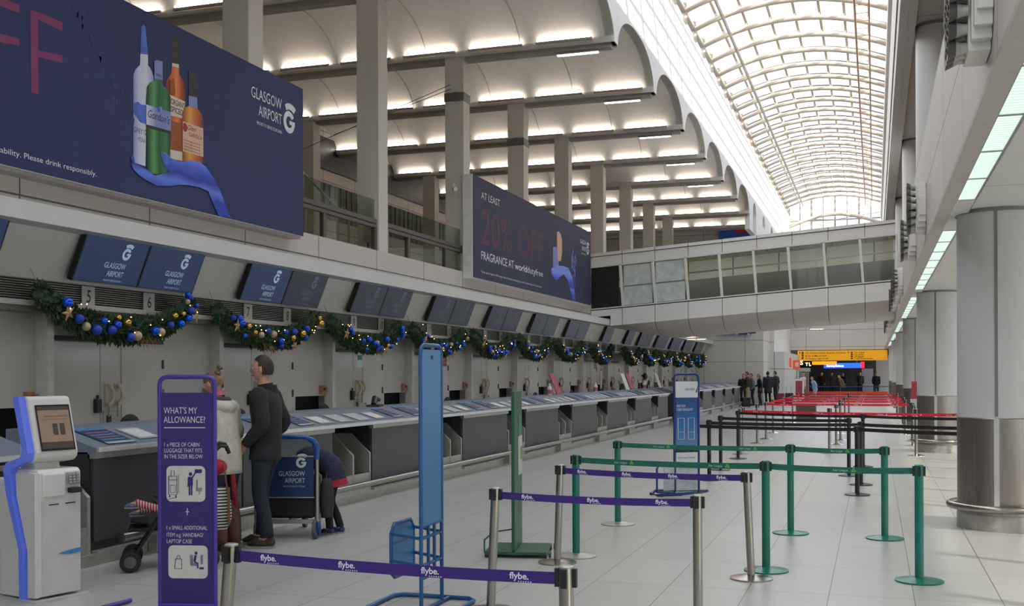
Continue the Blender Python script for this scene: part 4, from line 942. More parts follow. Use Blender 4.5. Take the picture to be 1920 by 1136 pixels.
# notices lying on the sloped top
SL = V((-.52, 0, .16)).normalized(); SLN = V((.16, 0, .52)).normalized()
def onslope(y, s): return V((-6.46, y, 1.023)) + SL * s
CARD = mat('card_grey', (168, 172, 176), .5); SHEET = mat('laminated_sheet', (186, 188, 188), .4); POSTR = mat('leaflet_blue', (44, 60, 92), .5, var=.5, scale=25)
LBL = mat('leaflet_sky', (70, 130, 178), .5, var=.4, scale=60); LPK = mat('leaflet_pink', (150, 96, 116), .5, var=.5, scale=60)
def flat(name, lab, cat, y, s0, L, wd, m, inset=None):
    r = root(name, lab, cat, (0, 0, 0), group=cat + 's on the sloped desk tops')
    def pt(a, c, n): return onslope(y + a, s0 + c) + SLN * n
    MB().add([pt(0, 0, .002), pt(wd, 0, .002), pt(wd, L, .002), pt(0, L, .002), pt(0, 0, .008), pt(wd, 0, .008), pt(wd, L, .008), pt(0, L, .008)], [(3, 2, 1, 0), (4, 5, 6, 7), (0, 1, 5, 4), (1, 2, 6, 5), (2, 3, 7, 6), (3, 0, 4, 7)]).build('card', m, r)
    if m is POSTR:
        def strip(a0, a1, c0, c1, m_, nm): MB().add([pt(wd * a0, L * c0, .0085), pt(wd * a1, L * c0, .0085), pt(wd * a1, L * c1, .0085), pt(wd * a0, L * c1, .0085)], [(0, 1, 2, 3)]).build(nm, m_, r)
        strip(0, 1, .86, 1, LBL, 'printed_header'); strip(0, 1, 0, .12, CARD, 'printed_footer')
        for q_ in range(4): strip(.1, .9, .22 + q_ * .15, .29 + q_ * .15, LPK if q_ % 2 else LBL, 'printed_row')
    if inset:
        i = .035; MB().add([pt(i, i, .009), pt(wd - i, i, .009), pt(wd - i, L - i, .009), pt(i, L - i, .009)], [(0, 1, 2, 3)]).build('printed_sheet', inset, r)
    return r
for k in range(-1, 13):
    y0 = 12.5 + DP * k if k < 7 else 39.6 + 3.45 * (k - 7)
    nm = 'behind the purple sign' if k == -1 else ('over the %s near-row chute' % ORD[k].replace('nearest', 'first') if k < 7 else 'over the %s far chute' % ORD[k - 7].replace('nearest', 'first'))
    for q, (dy, w_, l_, m_, ins) in enumerate(((-.78, .36, .42, POSTR, None), (-.25, .34, .28, CARD, PAPER), (.28, .36, .28, SHEET, None), (.82, .36, .28, SHEET, None), (1.36, .32, .28, CARD, PAPER), (1.95, .30, .40, POSTR, None))):
        if (k == -1 and q != 5) or (k < 7 and y0 + dy > 35.6) or (k >= 7 and (y0 + dy > 55.9 or y0 + dy < 38)): continue
        kind = ('leaflet', 'leaflet') if m_ is POSTR else ('notice_card', 'notice')
        lab = {0: 'dark blue leaflet sheet just before the place ', 1: 'grey framed card at the near edge ', 2: 'nearer plain white sheet ', 3: 'farther plain white sheet ', 4: 'grey framed card just beyond the place ', 5: 'second blue leaflet well beyond the place '}[q] + nm
        flat(kind[0], lab.replace('the place over', 'the spot over').replace('the place behind', 'the spot behind'), kind[1], y0 + dy, .08, l_, w_, m_, ins)
flat('leaflet', 'blue leaflet sheet at the near end of the desk top beside the kiosk', 'leaflet', 8.22, .06, .42, .40, POSTR)
flat('notice_card', 'grey framed card on the desk top next to the purple sign', 'notice', 8.75, .12, .30, .32, CARD, PAPER)
flat('notice_card', 'pale framed card on the desk top behind the kiosk', 'notice', 6.6, .12, .30, .32, CARD, PAPER)
# things standing on the flat back ledge
def desk_phone(y, lab):
    r = root('desk_telephone', lab, 'telephone', (-7.2, y, 1.18), .5)
    MB().prism([(-.11, 0), (.11, 0), (.11, .03), (-.11, .07)], (0, -.11, 0), (1, 0, 0), (0, 0, 1), (0, .22, 0)).build('base', mat('phone_grey', (178, 176, 170), .4), r, bevel=.01)
    MB().tube([(-.08, -.11 + .22 * i / 8, .085 + .018 * math.sin(PI * i / 8)) for i in range(9)], [.026, .026, .017, .016, .016, .016, .017, .026, .026], 8).build('handset', mat('phone_light', (196, 194, 188), .4), r)
    MB().box(-.03, .09, -.07, .07, .04, .052).build('keypad', mat('keypad_grey', (120, 118, 114), .5), r)
desk_phone(8.35, 'pale desk telephone on the near end of the counter')
r = root('keyboard', 'dark keyboard and scanner heap on the counter over the first double chute', 'keyboard', (-7.2, 15.2, 1.18), .3); MB().box(-.1, .1, -.25, .25, 0, .03).build('keys', BLACK, r, bevel=.008); MB().tube([(0, -.15, .03), (0, 0, .12), (.05, .12, .1)], [.04, .05, .03], 8).build('scanner', BLACK, r)
FAB = mat('chair_fabric', (26, 26, 28), .8)
def office_chair(y, lab, x=-8.1):
    r = root('office_chair', lab, 'chair', (x, y, 0))
    b = MB(); b.ball((-.02, 0, 1.0), 1, 0, 16, 10, (.05, .22, .22)); b.build('backrest', FAB, r)
    b = MB(); b.ball((.27, 0, .52), 1, 0, 16, 8, (.24, .24, .05)); b.build('seat', FAB, r)
    MB().tube([(0, 0, .9), (0, 0, .55), (.2, 0, .5)], .02, 6).build('back_stem', BLACK, r); MB().tube([(.25, 0, .06), (.25, 0, .5)], .03, 8).build('pillar', BLACK, r)
    b = MB()
    for i in range(5):
        a = 2 * PI * i / 5; b.bar((.25, 0, .09), (.25 + .28 * math.cos(a), .28 * math.sin(a), .05), .04, .03); b.ball((.25 + .28 * math.cos(a), .28 * math.sin(a), .03), .03, 0, 8, 6)
    b.build('star_base', BLACK, r)
for y, n in ((8.1, 'nearest, behind the desk telephone'), (10.62, 'beside the purple sign top'), (12.9, 'over the first double chute'), (15.3, 'past the first double chute'), (20.5, 'beside the tall blue sizer'), (26.5, 'before the tall notice, past the green sign'), (30.0, 'farther on before the brochure stands'), (33.5, 'farthest of the near row')):
    office_chair(y, 'black office chair back rising over the counter, ' + n)
WM = mat('brochure_white', (214, 210, 206), .5); PKM = mat('brochure_pink', (176, 84, 100), .5, var=.3, scale=20)
for y, lab, pink in ((25.3, 'leaning pink brochure stand on the counter beside the green sign', 1), (33.0, 'leaning white brochure stand on the counter, nearest of three', 0), (33.7, 'leaning white brochure stand with pink print, middle of three', 1), (38.4, 'leaning white brochure stand near the staff member', 0)):
    r = root('brochure_stand', lab, 'stand', (-7.2, y, 1.18)); b = MB(); b.add([(0, 0, 0), (.04, .3, 0), (-.1, .1, .5), (-.14, -.2, .5), (-.02, 0, 0), (.02, .3, 0), (-.12, .1, .5), (-.16, -.2, .5)], [(0, 1, 2, 3), (7, 6, 5, 4), (0, 4, 5, 1), (1, 5, 6, 2), (2, 6, 7, 3), (3, 7, 4, 0)]); b.build('panel', PKM if pink else WM, r); MB().bar((-.13, -.05, .4), (-.25, .1, 0), .02, .02).build('strut', STEELD, r)
for y, lab in ((24.8, 'small pink-labelled dispenser bottle beside the brochure stand'), (29.3, 'small pink tub on the counter past the green sign'), (36.0, 'small white and red bottle by the last brochure stand')):
    r = root('dispenser_bottle', lab, 'bottle', (-7.25, y, 1.18)); MB().lathe([(.06, 0), (.06, .16), (.03, .2), (.02, .26), (0, .27)], n=12).build('bottle', WM, r); MB().lathe([(.062, .02), (.062, .12)], n=12).build('label', PKM, r)
# ================================================================= QUEUE BARRIERS
TEAL = mat('teal_powder_coat', (18, 112, 94), .35, var=.04); TEALB = mat('teal_belt', (24, 104, 88), .65); PURB = mat('purple_belt', (58, 32, 122), .65, var=.05); REDB = mat('red_belt', (224, 30, 58), .65); BLKB = mat('black_belt', (24, 24, 26), .7)
BLUEB = mat('blue_belt', (36, 60, 130), .65); PRINT = mat('belt_print', (232, 230, 238), .6); LEAF = mat('belt_leaf', (110, 168, 60), .6)
BLKM = mat('black_powder_coat', (26, 25, 25), .4); CHROME = mat('chrome', (215, 213, 210), .12, 1)
def stanchion(x, y, h, pm_, bm_, lab, grp=None, r_=.031, lean=(0, 0), br=.17, n=20):
    r = root('queue_stanchion', lab, 'stanchion', (x, y, 0), group=grp)
    tx, ty = lean
    b = MB(); b.tube([(0, 0, .03), (tx, ty, h - .008)], r_, n); b.build('post', pm_, r)
    MB().lathe([(0, .034), (r_ + .012, .034), (br * .55, .024), (br, .012), (br, 0), (0, 0)][::-1], n=28).build('base', bm_, r)
    b = MB(); b.lathe([(r_ + .001, h - .01), (r_ + .001, h - .004), (r_ - .008, h), (0, h + .001)], (tx, ty, 0), n, 1)
    for a in range(4):
        dx, dy = ((1, 0), (-1, 0), (0, 1), (0, -1))[a]
        b.box(tx + dx * (r_ + .006) - .009 - abs(dy) * .004, tx + dx * (r_ + .006) + .009 + abs(dy) * .004, ty + dy * (r_ + .006) - .009 - abs(dx) * .004, ty + dy * (r_ + .006) + .009 + abs(dx) * .004, h - .088, h - .012)
    b.build('belt_head', [BLKM, STEELD if pm_ is STEEL else pm_], r)
    return r
def belt(p, q, z, m, lab, words=None, cnt=3, hh=.05, grp=None, pr=None, sag=.012):
    p = V((p[0], p[1], z)); q = V((q[0], q[1], z)); L = (q - p).length; d = (q - p) / L
    nrm = V((d.y, -d.x, 0))
    if nrm.y > 0: nrm = -nrm
    r = root('barrier_belt', lab, 'belt', (0, 0, 0), group=grp)
    b = MB(); N = 10; vs = []
    for i in range(N + 1):
        t = i / N; c = p + d * (.035 + (L - .07) * t); c.z -= sag * 4 * t * (1 - t)
        vs += [c + nrm * .0012, c + nrm * .0012 + V((0, 0, hh)), c - nrm * .0012, c - nrm * .0012 + V((0, 0, hh))]
    for i in range(N):
        a = 4 * i; e = a + 4; b.add([vs[a], vs[a + 1], vs[e + 1], vs[e], vs[a + 2], vs[a + 3], vs[e + 3], vs[e + 2]], [(0, 3, 2, 1), (4, 5, 6, 7), (1, 2, 6, 5), (0, 4, 7, 3)])
    b.build('webbing', m, r)
    if words:
        for i in range(cnt):
            t = (i + .5) / cnt; c = p + d * (L * t); c.z -= sag * 4 * t * (1 - t); c += nrm * .003
            b = MB()
            if words == 'flybe.':
                b.text('flybe.', c + PZ * .016, d, PZ, .028, 'C', 0, .03, ws=1.05)
                for j in range(6): b.lathe([(0, 0), (.003, 0)], c + d * (-.002 + j * .011) + PZ * .006, 8, 0, M((d, PZ, nrm)).transposed().to_3x3())
            elif words == 'Aer Lingus':
                b.text(words, c + PZ * .016, d, PZ, .020, 'C', 0, .008)
                for k_ in range(3):
                    a = PI / 2 + k_ * 2 * PI / 3; cc = c + d * .105 + PZ * .026 + d * .011 * math.cos(a) + PZ * .011 * math.sin(a)
                    b.lathe([(0, 0), (.010, 0)], cc, 8, 1, M((d, PZ, nrm)).transposed().to_3x3())
            else:
                b.text(words, c + PZ * .014, d, PZ, .022, 'C', 0, .0); b.poly([c + d * .1 + PZ * .012, c + d * .125 + PZ * .012, c + d * .13 + PZ * .04], 0)
            b.build('lettering', [pr or PRINT, LEAF], r)
    return r
HP = .865
st = {'S1': (-2.94, 4.48), 'S2': (-1.2, 4.37), 'S3': (-2.56, 7.27), 'S4': (-1.1, 7.19), 'S5': (-2.65, 9.29), 'S6': (-.95, 9.02)}
ln = {'S1': (.07, .01), 'S2': (-.01, 0), 'S3': (.04, 0), 'S4': (0, 0), 'S5': (.03, 0), 'S6': (-.035, 0)}
sl = {'S1': 'leaning steel stanchion beside the tall purple allowance sign', 'S2': 'steel stanchion nearest the viewer, only its top in frame', 'S3': 'leaning steel stanchion between blue and green sizers', 'S4': 'steel stanchion at the end of the middle purple belt', 'S5': 'steel stanchion at the start of the farthest purple belt', 'S6': 'leaning steel stanchion beside the teal stanchions, ends farthest purple belt'}
for k in st: stanchion(*st[k], HP, STEEL, STEEL, sl[k], lean=ln[k])
def tp(k): return (st[k][0] + ln[k][0], st[k][1] + ln[k][1])
belt(tp('S1'), tp('S2'), .785, PURB, 'nearest purple belt crossing the foreground', 'flybe.', 4)
belt(tp('S3'), tp('S4'), .785, PURB, 'middle purple belt of the three', 'flybe.', 3)
belt(tp('S5'), tp('S6'), .785, PURB, 'farthest purple belt, behind it the teal ones', 'flybe.', 4)
gt = {'G1': (-2.69, 11.86), 'G2': (-2.58, 9.67), 'G3': (-.83, 11.7), 'G4': (-.87, 9.42), 'G5': (.09, 11.59), 'G6': (.33, 9.29)}
gl = {'G1': 'teal stanchion with grey foot at the start of the farther teal belt', 'G2': 'teal stanchion with grey foot at the start of the nearer teal belt', 'G3': 'teal stanchion in the middle of the farther teal line', 'G4': 'teal stanchion next to the leaning steel stanchion', 'G5': 'teal stanchion ending the farther teal line', 'G6': 'teal stanchion nearest the thick round column'}
for k in gt: stanchion(*gt[k], .925, TEAL, STEELD if k in ('G1', 'G2') else TEAL, gl[k], r_=.034, br=.185)
for a, e, lab, n in (('G1', 'G3', 'long teal belt of the farther teal line, passing before the white and blue sizer', 2), ('G3', 'G5', 'short teal belt of the farther teal line', 1), ('G2', 'G4', 'long teal belt of the nearer teal line', 2), ('G4', 'G6', 'short teal belt of the nearer teal line', 1)):
    belt(gt[a], gt[e], .85, TEALB, lab, 'Aer Lingus', n, pr=mat('aer_print', (170, 205, 196), .6))
bk = {'L1': (-2.45, 17.22), 'L2': (-2.52, 19.09), 'L3': (-2.53, 21.71), 'L0': (-2.72, 16.3), 'C2': (-.23, 15.65), 'C3': (-.2, 17.09), 'C1': (-.4, 18.55), 'C4': (-.2, 20.4), 'R2': (1.9, 14.6), 'R3': (1.9, 16.2), 'R4': (1.9, 19.6)}
bl = {'L1': 'black stanchion nearest the white and blue sizer', 'L2': 'black stanchion second from the sizer in the left line', 'L3': 'black stanchion at the corner where the first red belt begins', 'L0': 'black stanchion half hidden behind the white and blue sizer', 'C2': 'nearest black stanchion of the centre cluster, its base nearest', 'C3': 'middle black stanchion of the centre cluster', 'C1': 'slim black stanchion at the edge of the centre cluster nearest the desks', 'C4': 'rearmost black stanchion of the centre cluster', 'R2': 'black stanchion hidden by the thick round column, nearest', 'R3': 'black stanchion hidden by the thick round column, middle', 'R4': 'black stanchion hidden by the thick round column, rear'}
for k in bk: stanchion(*bk[k], .94, BLKM, BLKM, bl[k].replace(' left line', ' line beside the desks'), br=.17)
for a, e, lab in (('L0', 'C2', 'lowest black belt from the sizer to the centre cluster'), ('L1', 'C3', 'second black belt between near stanchion and centre cluster'), ('L2', 'C1', 'third black belt up to the slim black stanchion'), ('L3', 'C4', 'topmost black belt just below the first red belt'), ('C2', 'R2', 'lowest black belt from centre cluster to the round column'), ('C3', 'R3', 'middle black belt from centre cluster to the round column'), ('C4', 'R4', 'topmost black belt from centre cluster to the round column')):
    belt(bk[a], bk[e], .865, BLKB, lab, hh=.048)
rows = [23.9, 26.6, 28.4, 31.4, 34.5, 37.9, 42.0]
xs = [-2.65, -.85, .82]
prev = None
wd_ = ['nearest', 'second', 'third', 'fourth', 'fifth', 'sixth', 'farthest']
for i, y in enumerate(rows):
    for j, x in enumerate(xs):
        stanchion(x + .04 * ((i * 7 + j * 3) % 3 - 1), y - .25 * j * (i == 0), .94, STEEL, CHROME, '%s silver stanchion of the %s red-belted row' % (['desk-side', 'middle', 'column-side'][j], wd_[i]), grp='silver stanchions of the red queue', n=12)
    for j in range(2 if i > 1 else 0):
        belt((xs[j], y - .25 * j * (i == 0)), (xs[j + 1], y - .25 * (j + 1) * (i == 0)), .86, REDB, 'red belt of the %s red row, %s half' % (wd_[i], ['desk-side', 'column-side'][j]), 'Emirates', 2, grp='red queue belts')
    if 1 < i < 6:
        if 1: belt((xs[0] - .02, rows[i]), (xs[0] + .02, rows[i + 1]), .86, REDB, 'red belt running lengthwise between the %s and next red row' % wd_[i], None, grp='red queue belts')
belt((-2.6, 22.9), (1.6, 21.6), .86, REDB, 'foremost red belt stretching to the second round column', 'Emirates', 7)
stanchion(-2.62, 22.9, .94, STEEL, CHROME, 'silver stanchion where the foremost red belt starts', n=12); stanchion(1.62, 21.6, .94, STEEL, CHROME, 'silver stanchion hidden by the thick column, ends foremost red belt', n=12)
for i, x in enumerate((-4.0, -2.0, 0.0, 1.8)): stanchion(x, 70, .95, BLKM, BLKM, '%s dark stanchion of the far blue-belted line' % ['desk-side', 'second', 'third', 'column-side'][i], n=8)
for i in range(3): belt(((-4.0, -2.0, 0.0, 1.8)[i], 70), ((-4.0, -2.0, 0.0, 1.8)[i + 1], 70), .84, BLUEB, '%s far blue belt near the end wall' % ['desk-side', 'middle', 'column-side'][i])
ORB = mat('barrier_orange', (200, 70, 34), .5); r = root('low_barrier', 'long low orange-topped barrier before the end wall', 'barrier', (-3.9, 66, 0))
MB().box(0, 4.6, -.05, .05, .45, .62).build('orange_band', ORB, r); MB().box(0, 4.6, -.04, .04, .0, .45).build('grey_panel', mat('barrier_grey', (150, 150, 148), .5), r)
# ================================================================= SELF-SERVICE KIOSK
KW = mat('kiosk_white', (214, 212, 206), .4, var=.04, scale=3); KB = mat('kiosk_blue_light', (104, 124, 222), .35, emis=(84, 108, 236), es=.08)
K = root('check_in_kiosk', 'white self-service check-in kiosk with glowing blue side edge', 'kiosk', (-5.95, 6.54, 0), math.atan2(-.24, .97))
W = .41
def sq(b, pts, y0, y1, m=0): b.prism([(a, z) for a, z in pts], (0, y0, 0), (1, 0, 0), (0, 0, 1), (0, y1 - y0, 0), m)
b = MB(); sq(b, [(-.28, .03), (.13, .03), (.13, .94), (.10, .965), (-.16, .965), (-.20, .93), (-.06, .30), (-.06, .03)][0:2] + [(.13, .94), (.10, .965), (-.28, .965)], .055, W); b.build('cabinet', KW, K, bevel=.012)
b = MB(); sq(b, [(.128, .04), (.136, .04), (.136, .74), (.128, .74)], .075, W - .01); b.build('lower_door', mat('kiosk_door', (200, 198, 193), .4, var=.06, scale=6), K)
b = MB(); sq(b, [(.1, .76), (.145, .76), (.145, .93), (.1, .955)], .08, W - .14); b.build('upper_front', KW, K, bevel=.01)
b = MB()
for y in (.13, .27): b.box(.136, .139, y, y + .085, .70, .708)
b.build('slot', BLACK, K)
b = MB(); b.add([(.132, W - .13, .93), (.132, W - .02, .93), (.15, W - .02, .84), (.15, W - .13, .84)], [(0, 3, 2, 1)], 0)
for i in range(3):
    for j in range(4): b.box(.14 + .003 * j, .152 + .003 * j, W - .12 + i * .032, W - .097 + i * .032, .915 - j * .02, .925 - j * .02, 1)
b.build('keypad', [mat('keypad_plate', (150, 148, 144), .4), mat('key_silver', (180, 178, 172), .35, .5)], K)
b = MB(); b.box(.13, .19, W - .12, W - .03, .78, .82); b.build('card_slot', BLACK, K, bevel=.008)
b = MB(); sq(b, [(-.16, .96), (.02, .96), (.0, 1.03), (-.14, 1.03)], .1, W - .1); b.build('neck', KW, K)
# head: leaning back, rounded chin
hp = [(-.10, 1.50), (-.03, 1.505), (.0, 1.49), (.10, 1.09), (.095, 1.05), (.06, 1.02), (-.06, 1.0), (-.12, 1.02), (-.10, 1.10)]
b = MB(); sq(b, hp, .055, W); b.build('head', KW, K, bevel=.012)
def hs(a): return V((.004 + (1.485 - a) * .25 + .003, 0, a))
def quad(b, y0, y1, z0, z1, off, m=0):
    p = [hs(z0) + V((off, y0, 0)), hs(z0) + V((off, y1, 0)), hs(z1) + V((off, y1, 0)), hs(z1) + V((off, y0, 0))]; b.add(p, [(0, 1, 2, 3)], m)
b = MB(); quad(b, .095, W - .025, 1.10, 1.44, .002); b.build('screen_bezel', BLACK, K)
SCRN = mat('kiosk_screen_tan', (118, 104, 90), .3, emis=(120, 100, 84), es=.28)
b = MB(); quad(b, .107, W - .037, 1.115, 1.427, .004, 0); quad(b, .107, W - .037, 1.115, 1.165, .005, 1); quad(b, .107, W - .037, 1.40, 1.427, .005, 1)
for y in (.215, .275): quad(b, y, y + .042, 1.215, 1.30, .006, 1)
quad(b, .118, W - .058, 1.33, 1.332, .006, 1)
b.text('Please touch the screen to begin', hs(1.35) + V((.0065, .255, 0)), (0, 1, 0), (-.24, 0, .97), .014, 'C', 1, wid=.2)
b.build('display', [SCRN, mat('kiosk_screen_dark', (72, 64, 58), .3, emis=(60, 50, 44), es=.15)], K)
# ribbon
out = [(-.11, 1.52), (-.02, 1.53)]
rib_o = [(-.105, 1.50), (.005, 1.12), (-.01, 1.06), (-.19, 1.01), (-.225, .96), (-.19, .78), (-.04, .38), (-.035, .01)]
rib_i = [(-.035, 1.505), (.078, 1.09), (.06, 1.03), (-.10, .98), (-.148, .93), (-.12, .77), (.015, .38), (.025, .01)]
b = MB()
for i in range(len(rib_o) - 1):
    q = [rib_o[i], rib_o[i + 1], rib_i[i + 1], rib_i[i]]; sq(b, q, .0, .055)
b.build('light_ribbon', KB, K)
b = MB(); sq(b, [(-.28, .03), (-.05, .03), (-.05, .37), (-.2, .77), (-.28, .9)], .01, .055); sq(b, [(.04, .03), (.128, .03), (.128, .94), (.0, .95), (-.10, .93), (-.09, .77), (.04, .37)], .02, .056); b.build('side_panel', KW, K)
b = MB(); b.box(-.32, .18, -.01, W + .06, 0, .015); b.build('floor_plate', mat('kiosk_plate', (186, 184, 178), .4), K)
b = MB(); b.add([(.1405, .20, .335), (.1405, .25, .345), (.1405, .395, .36), (.1405, .395, .325), (.1405, .3, .32)], [(0, 4, 3, 2, 1)]); b.build('torn_sticker', mat('sticker_blue', (60, 130, 190), .5, var=.3, scale=30), K)
# ================================================================= PURPLE ALLOWANCE SIGN
PUR = mat('sign_purple', (52, 36, 112), .45, var=.04, scale=2); PURF = mat('frame_purple', (74, 52, 152), .35); IVO = mat('sign_ivory', (206, 204, 196), .5); SPR = mat('sign_print', (214, 210, 214), .55)
pa = V((-4.745, 6.53, 0)); pb = V((-4.36, 6.62, 0)); dx = (pb - pa).normalized()
SG = root('baggage_sizer_sign', 'tall purple allowance sign reading what is my allowance', 'sign', pa, math.atan2(dx.y, dx.x))
Wd = (pb - pa).length
k = .00376
def fx(u): return (u - 300) * k * Wd / .395
def fz(v): return 1.652 - (v - 705.3) * k
b = MB(); R0 = .05; top = 1.645
pts = [(0, 0, .03), (0, 0, top - R0)] + [(R0 - R0 * math.cos(a), 0, top - R0 + R0 * math.sin(a)) for a in (PI / 6, PI / 3, PI / 2)] + [(Wd - R0 + R0 * math.sin(a), 0, top - R0 + R0 * math.cos(a)) for a in (0.01, PI / 6, PI / 3, PI / 2)] + [(Wd, 0, .03)]
b.tube(pts, .016, 10); b.tube([(-.0, -.02, .06), (Wd, -.02, .06)], .012, 8); b.build('tube_frame', PURF, SG)
MB().box(.012, Wd - .012, -.012, .012, .05, 1.535).build('panel', PUR, SG)
MB().box(-.012, .012, .0, .05, .05, 1.56).build('side_edge', PURF, SG)
b = MB(); b.tube([(0, 0, .02), (-.3, -.12, .02), (-.45, .0, .02), (-.35, .3, .02)], .016, 8); b.build('sizer_base', PURF, SG)
YF = -.0135
def stx(st_, u, v, size_px, w_px, bold=0.): b_ = MB(); b_.text(st_, (fx(u), YF, fz(v)), PX, PZ, size_px * k, 'L', 0, bold, wid=w_px * k); b_.build('lettering', SPR, SG)
stx("WHAT'S MY", 309, 775, 12, 64, 0); stx('ALLOWANCE?', 309, 792, 12, 79, 0)
MB().box(fx(310), fx(388), YF - .001, YF, fz(802), fz(800.5)).build('rule', SPR, SG)
stx('1 x PIECE OF CABIN', 310, 836, 7.5, 67, 0); stx('LUGGAGE THAT FITS', 310, 847, 7.5, 72, 0); stx('IN THE SIZER BELOW', 310, 858, 7.5, 73, 0)
stx('1 x SMALL ADDITIONAL', 314, 990, 7.5, 77, 0); stx('ITEM e.g. HANDBAG/', 314, 1003, 7.5, 70, 0); stx('LAPTOP CASE', 314, 1015, 7.5, 48, 0)
def rrect(b_, u0, u1, v0, v1, rr, m=0, y=YF - .0005):
    P = []
    for cx, cy, a0 in ((u1 - rr, v1 - rr, 270), (u1 - rr, v0 + rr, 0), (u0 + rr, v0 + rr, 90), (u0 + rr, v1 - rr, 180)):
        for i in range(5):
            a = math.radians(a0 + i * 22.5); P.append((fx(cx + rr * math.cos(a)), y, fz(cy - rr * math.sin(a))))
    b_.poly(P, m)
def line(b_, pts_, w_, m=0, y=YF - .002):
    b_.tube([(fx(u), y, fz(v)) for u, v in pts_], w_ * k / 2, 4, m)
b = MB(); rrect(b, 314, 388, 872, 938, 9); b.build('pictogram_plate', IVO, SG)
b = MB(); line(b, [(318, 891), (318, 925), (334, 925), (334, 891), (318, 891)], 1.3); line(b, [(323, 890), (323, 881), (329, 881), (329, 890)], 1.3); line(b, [(319, 898), (333, 898)], 1); line(b, [(321, 908), (331, 908), (331, 921), (321, 921), (321, 908)], 1); line(b, [(317, 934), (334, 930)], .8); line(b, [(337, 888), (337, 922)], .8)
for q in (320, 332): line(b, [(q, 926), (q, 930)], 2)
b.build('suitcase_pictogram', PUR, SG)
b = MB(); b.poly([(fx(360 + 3.4 * math.cos(t)), YF - .002, fz(887 - 3.6 * math.sin(t))) for t in [2 * PI * i / 12 for i in range(12)]]); b.box(fx(355), fx(364.5), YF - .002, YF - .001, fz(908), fz(892)); line(b, [(363, 894), (370, 883)], 2.4); line(b, [(356, 893), (355, 910)], 2.2); line(b, [(358, 907), (358, 926)], 3); line(b, [(362, 907), (362, 926)], 3); rrect(b, 368, 382, 878, 885, 2, 0, YF - .002); b.build('person_pictogram', PUR, SG)
b = MB(); rrect(b, 370, 374, 897, 917, 1); rrect(b, 370, 382, 912, 919, 1); rrect(b, 375, 378, 918, 925, 1); b.build('seat_pictogram', mat('seat_pale_blue', (150, 160, 190), .5), SG); SG.children[-1].location.y = -.001
b = MB(); b.box(fx(350), fx(357), YF - .001, YF, fz(957.5), fz(956)); b.box(fx(352.8), fx(354.2), YF - .001, YF, fz(963), fz(950)); b.build('plus_sign', SPR, SG)
b = MB(); rrect(b, 317, 392, 1019, 1080, 9); b.build('pictogram_plate', IVO, SG)
b = MB(); line(b, [(331, 1044), (329, 1062), (343, 1062), (342, 1044), (331, 1044)], 1.3); line(b, [(333, 1043), (334, 1038), (339, 1038), (340, 1043)], 1.2); b.build('handbag_pictogram', PUR, SG)
b = MB(); b.poly([(fx(370 + 2.8 * math.cos(t)), YF - .002, fz(1033 - 3 * math.sin(t))) for t in [2 * PI * i / 12 for i in range(12)]]); line(b, [(369, 1037), (367, 1049)], 4.5); line(b, [(367, 1050), (373, 1051), (373, 1061)], 3); rrect(b, 376, 385, 1059, 1063, 1.6, 0, YF - .002); b.build('person_pictogram', PUR, SG)
b = MB(); rrect(b, 358, 364, 1036, 1056, 1); rrect(b, 360, 372, 1052, 1057, 1); rrect(b, 378, 383, 1036, 1054, 1); b.build('seat_pictogram', mat('seat_pale_blue'), SG); SG.children[-1].location.y = -.001
# ================================================================= TALL BLUE SIZER
SB = mat('sizer_blue', (54, 124, 182), .35, var=.06, scale=2); SBF = mat('sizer_blue_frame', (30, 84, 138), .35)
B = root('baggage_sizer', 'tall blank blue baggage sizer standing behind the nearest purple belt', 'baggage sizer', (-2.98, 7.02, 0))
MB().box(-.006, .006, .02, .36, .60, 1.83).build('panel', SB, B)
b = MB(); pts = [(0, 0, .02), (0, 0, 1.80)] + [(0, .06 - .06 * math.cos(a), 1.80 + .06 * math.sin(a)) for a in (PI / 4, PI / 2)] + [(0, .32 + .06 * math.sin(a), 1.80 + .06 * math.cos(a)) for a in (0.02, PI / 4, PI / 2)] + [(0, .38, .02)]
b.tube(pts, .015, 8); b.tube([(0, 0, .60), (0, .38, .60)], .012, 8); b.build('frame', SBF, B)
b = MB()
for y in (.13, .24): b.tube([(0, y, .60), (0, y, .24)], .013, 6)
for z in (.52, .33): b.tube([(0, 0, z), (0, .38, z)], .012, 6); b.tube([(0, .0, z), (-.30, .16, z)], .012, 6); b.tube([(0, .38, z), (-.30, .56, z)], .012, 6)
b.tube([(0, .0, .24), (0, .38, .24)], .012, 6); b.build('cage_bars', SBF, B)
b = MB(); b.tube([(-.30, .16, .24), (-.30, .16, .52), (-.30, .22, .585), (-.30, .50, .585), (-.30, .56, .52), (-.30, .56, .24), (-.30, .50, .2), (-.30, .22, .2)], .014, 8, closed=True); b.tube([(-.30, .16, .45), (-.30, .56, .45)], .01, 6)
b.box(-.304, -.296, .17, .55, .22, .57, 1); b.build('side_frame', [SBF, SB], B)
b = MB(); b.tube([(-.42, -.1, .018), (-.42, .45, .018), (-.36, .52, .018), (.16, .52, .018), (.22, .45, .018), (.22, -.05, .018), (.16, -.12, .018), (-.36, -.16, .018)], .016, 8, closed=True); b.tube([(0, -.14, .018), (0, .52, .018)], .014, 6); b.build('base_loop', SBF, B)
MB().box(.007, .009, .18, .21, 1.76, 1.79).build('slot', BLACK, B)
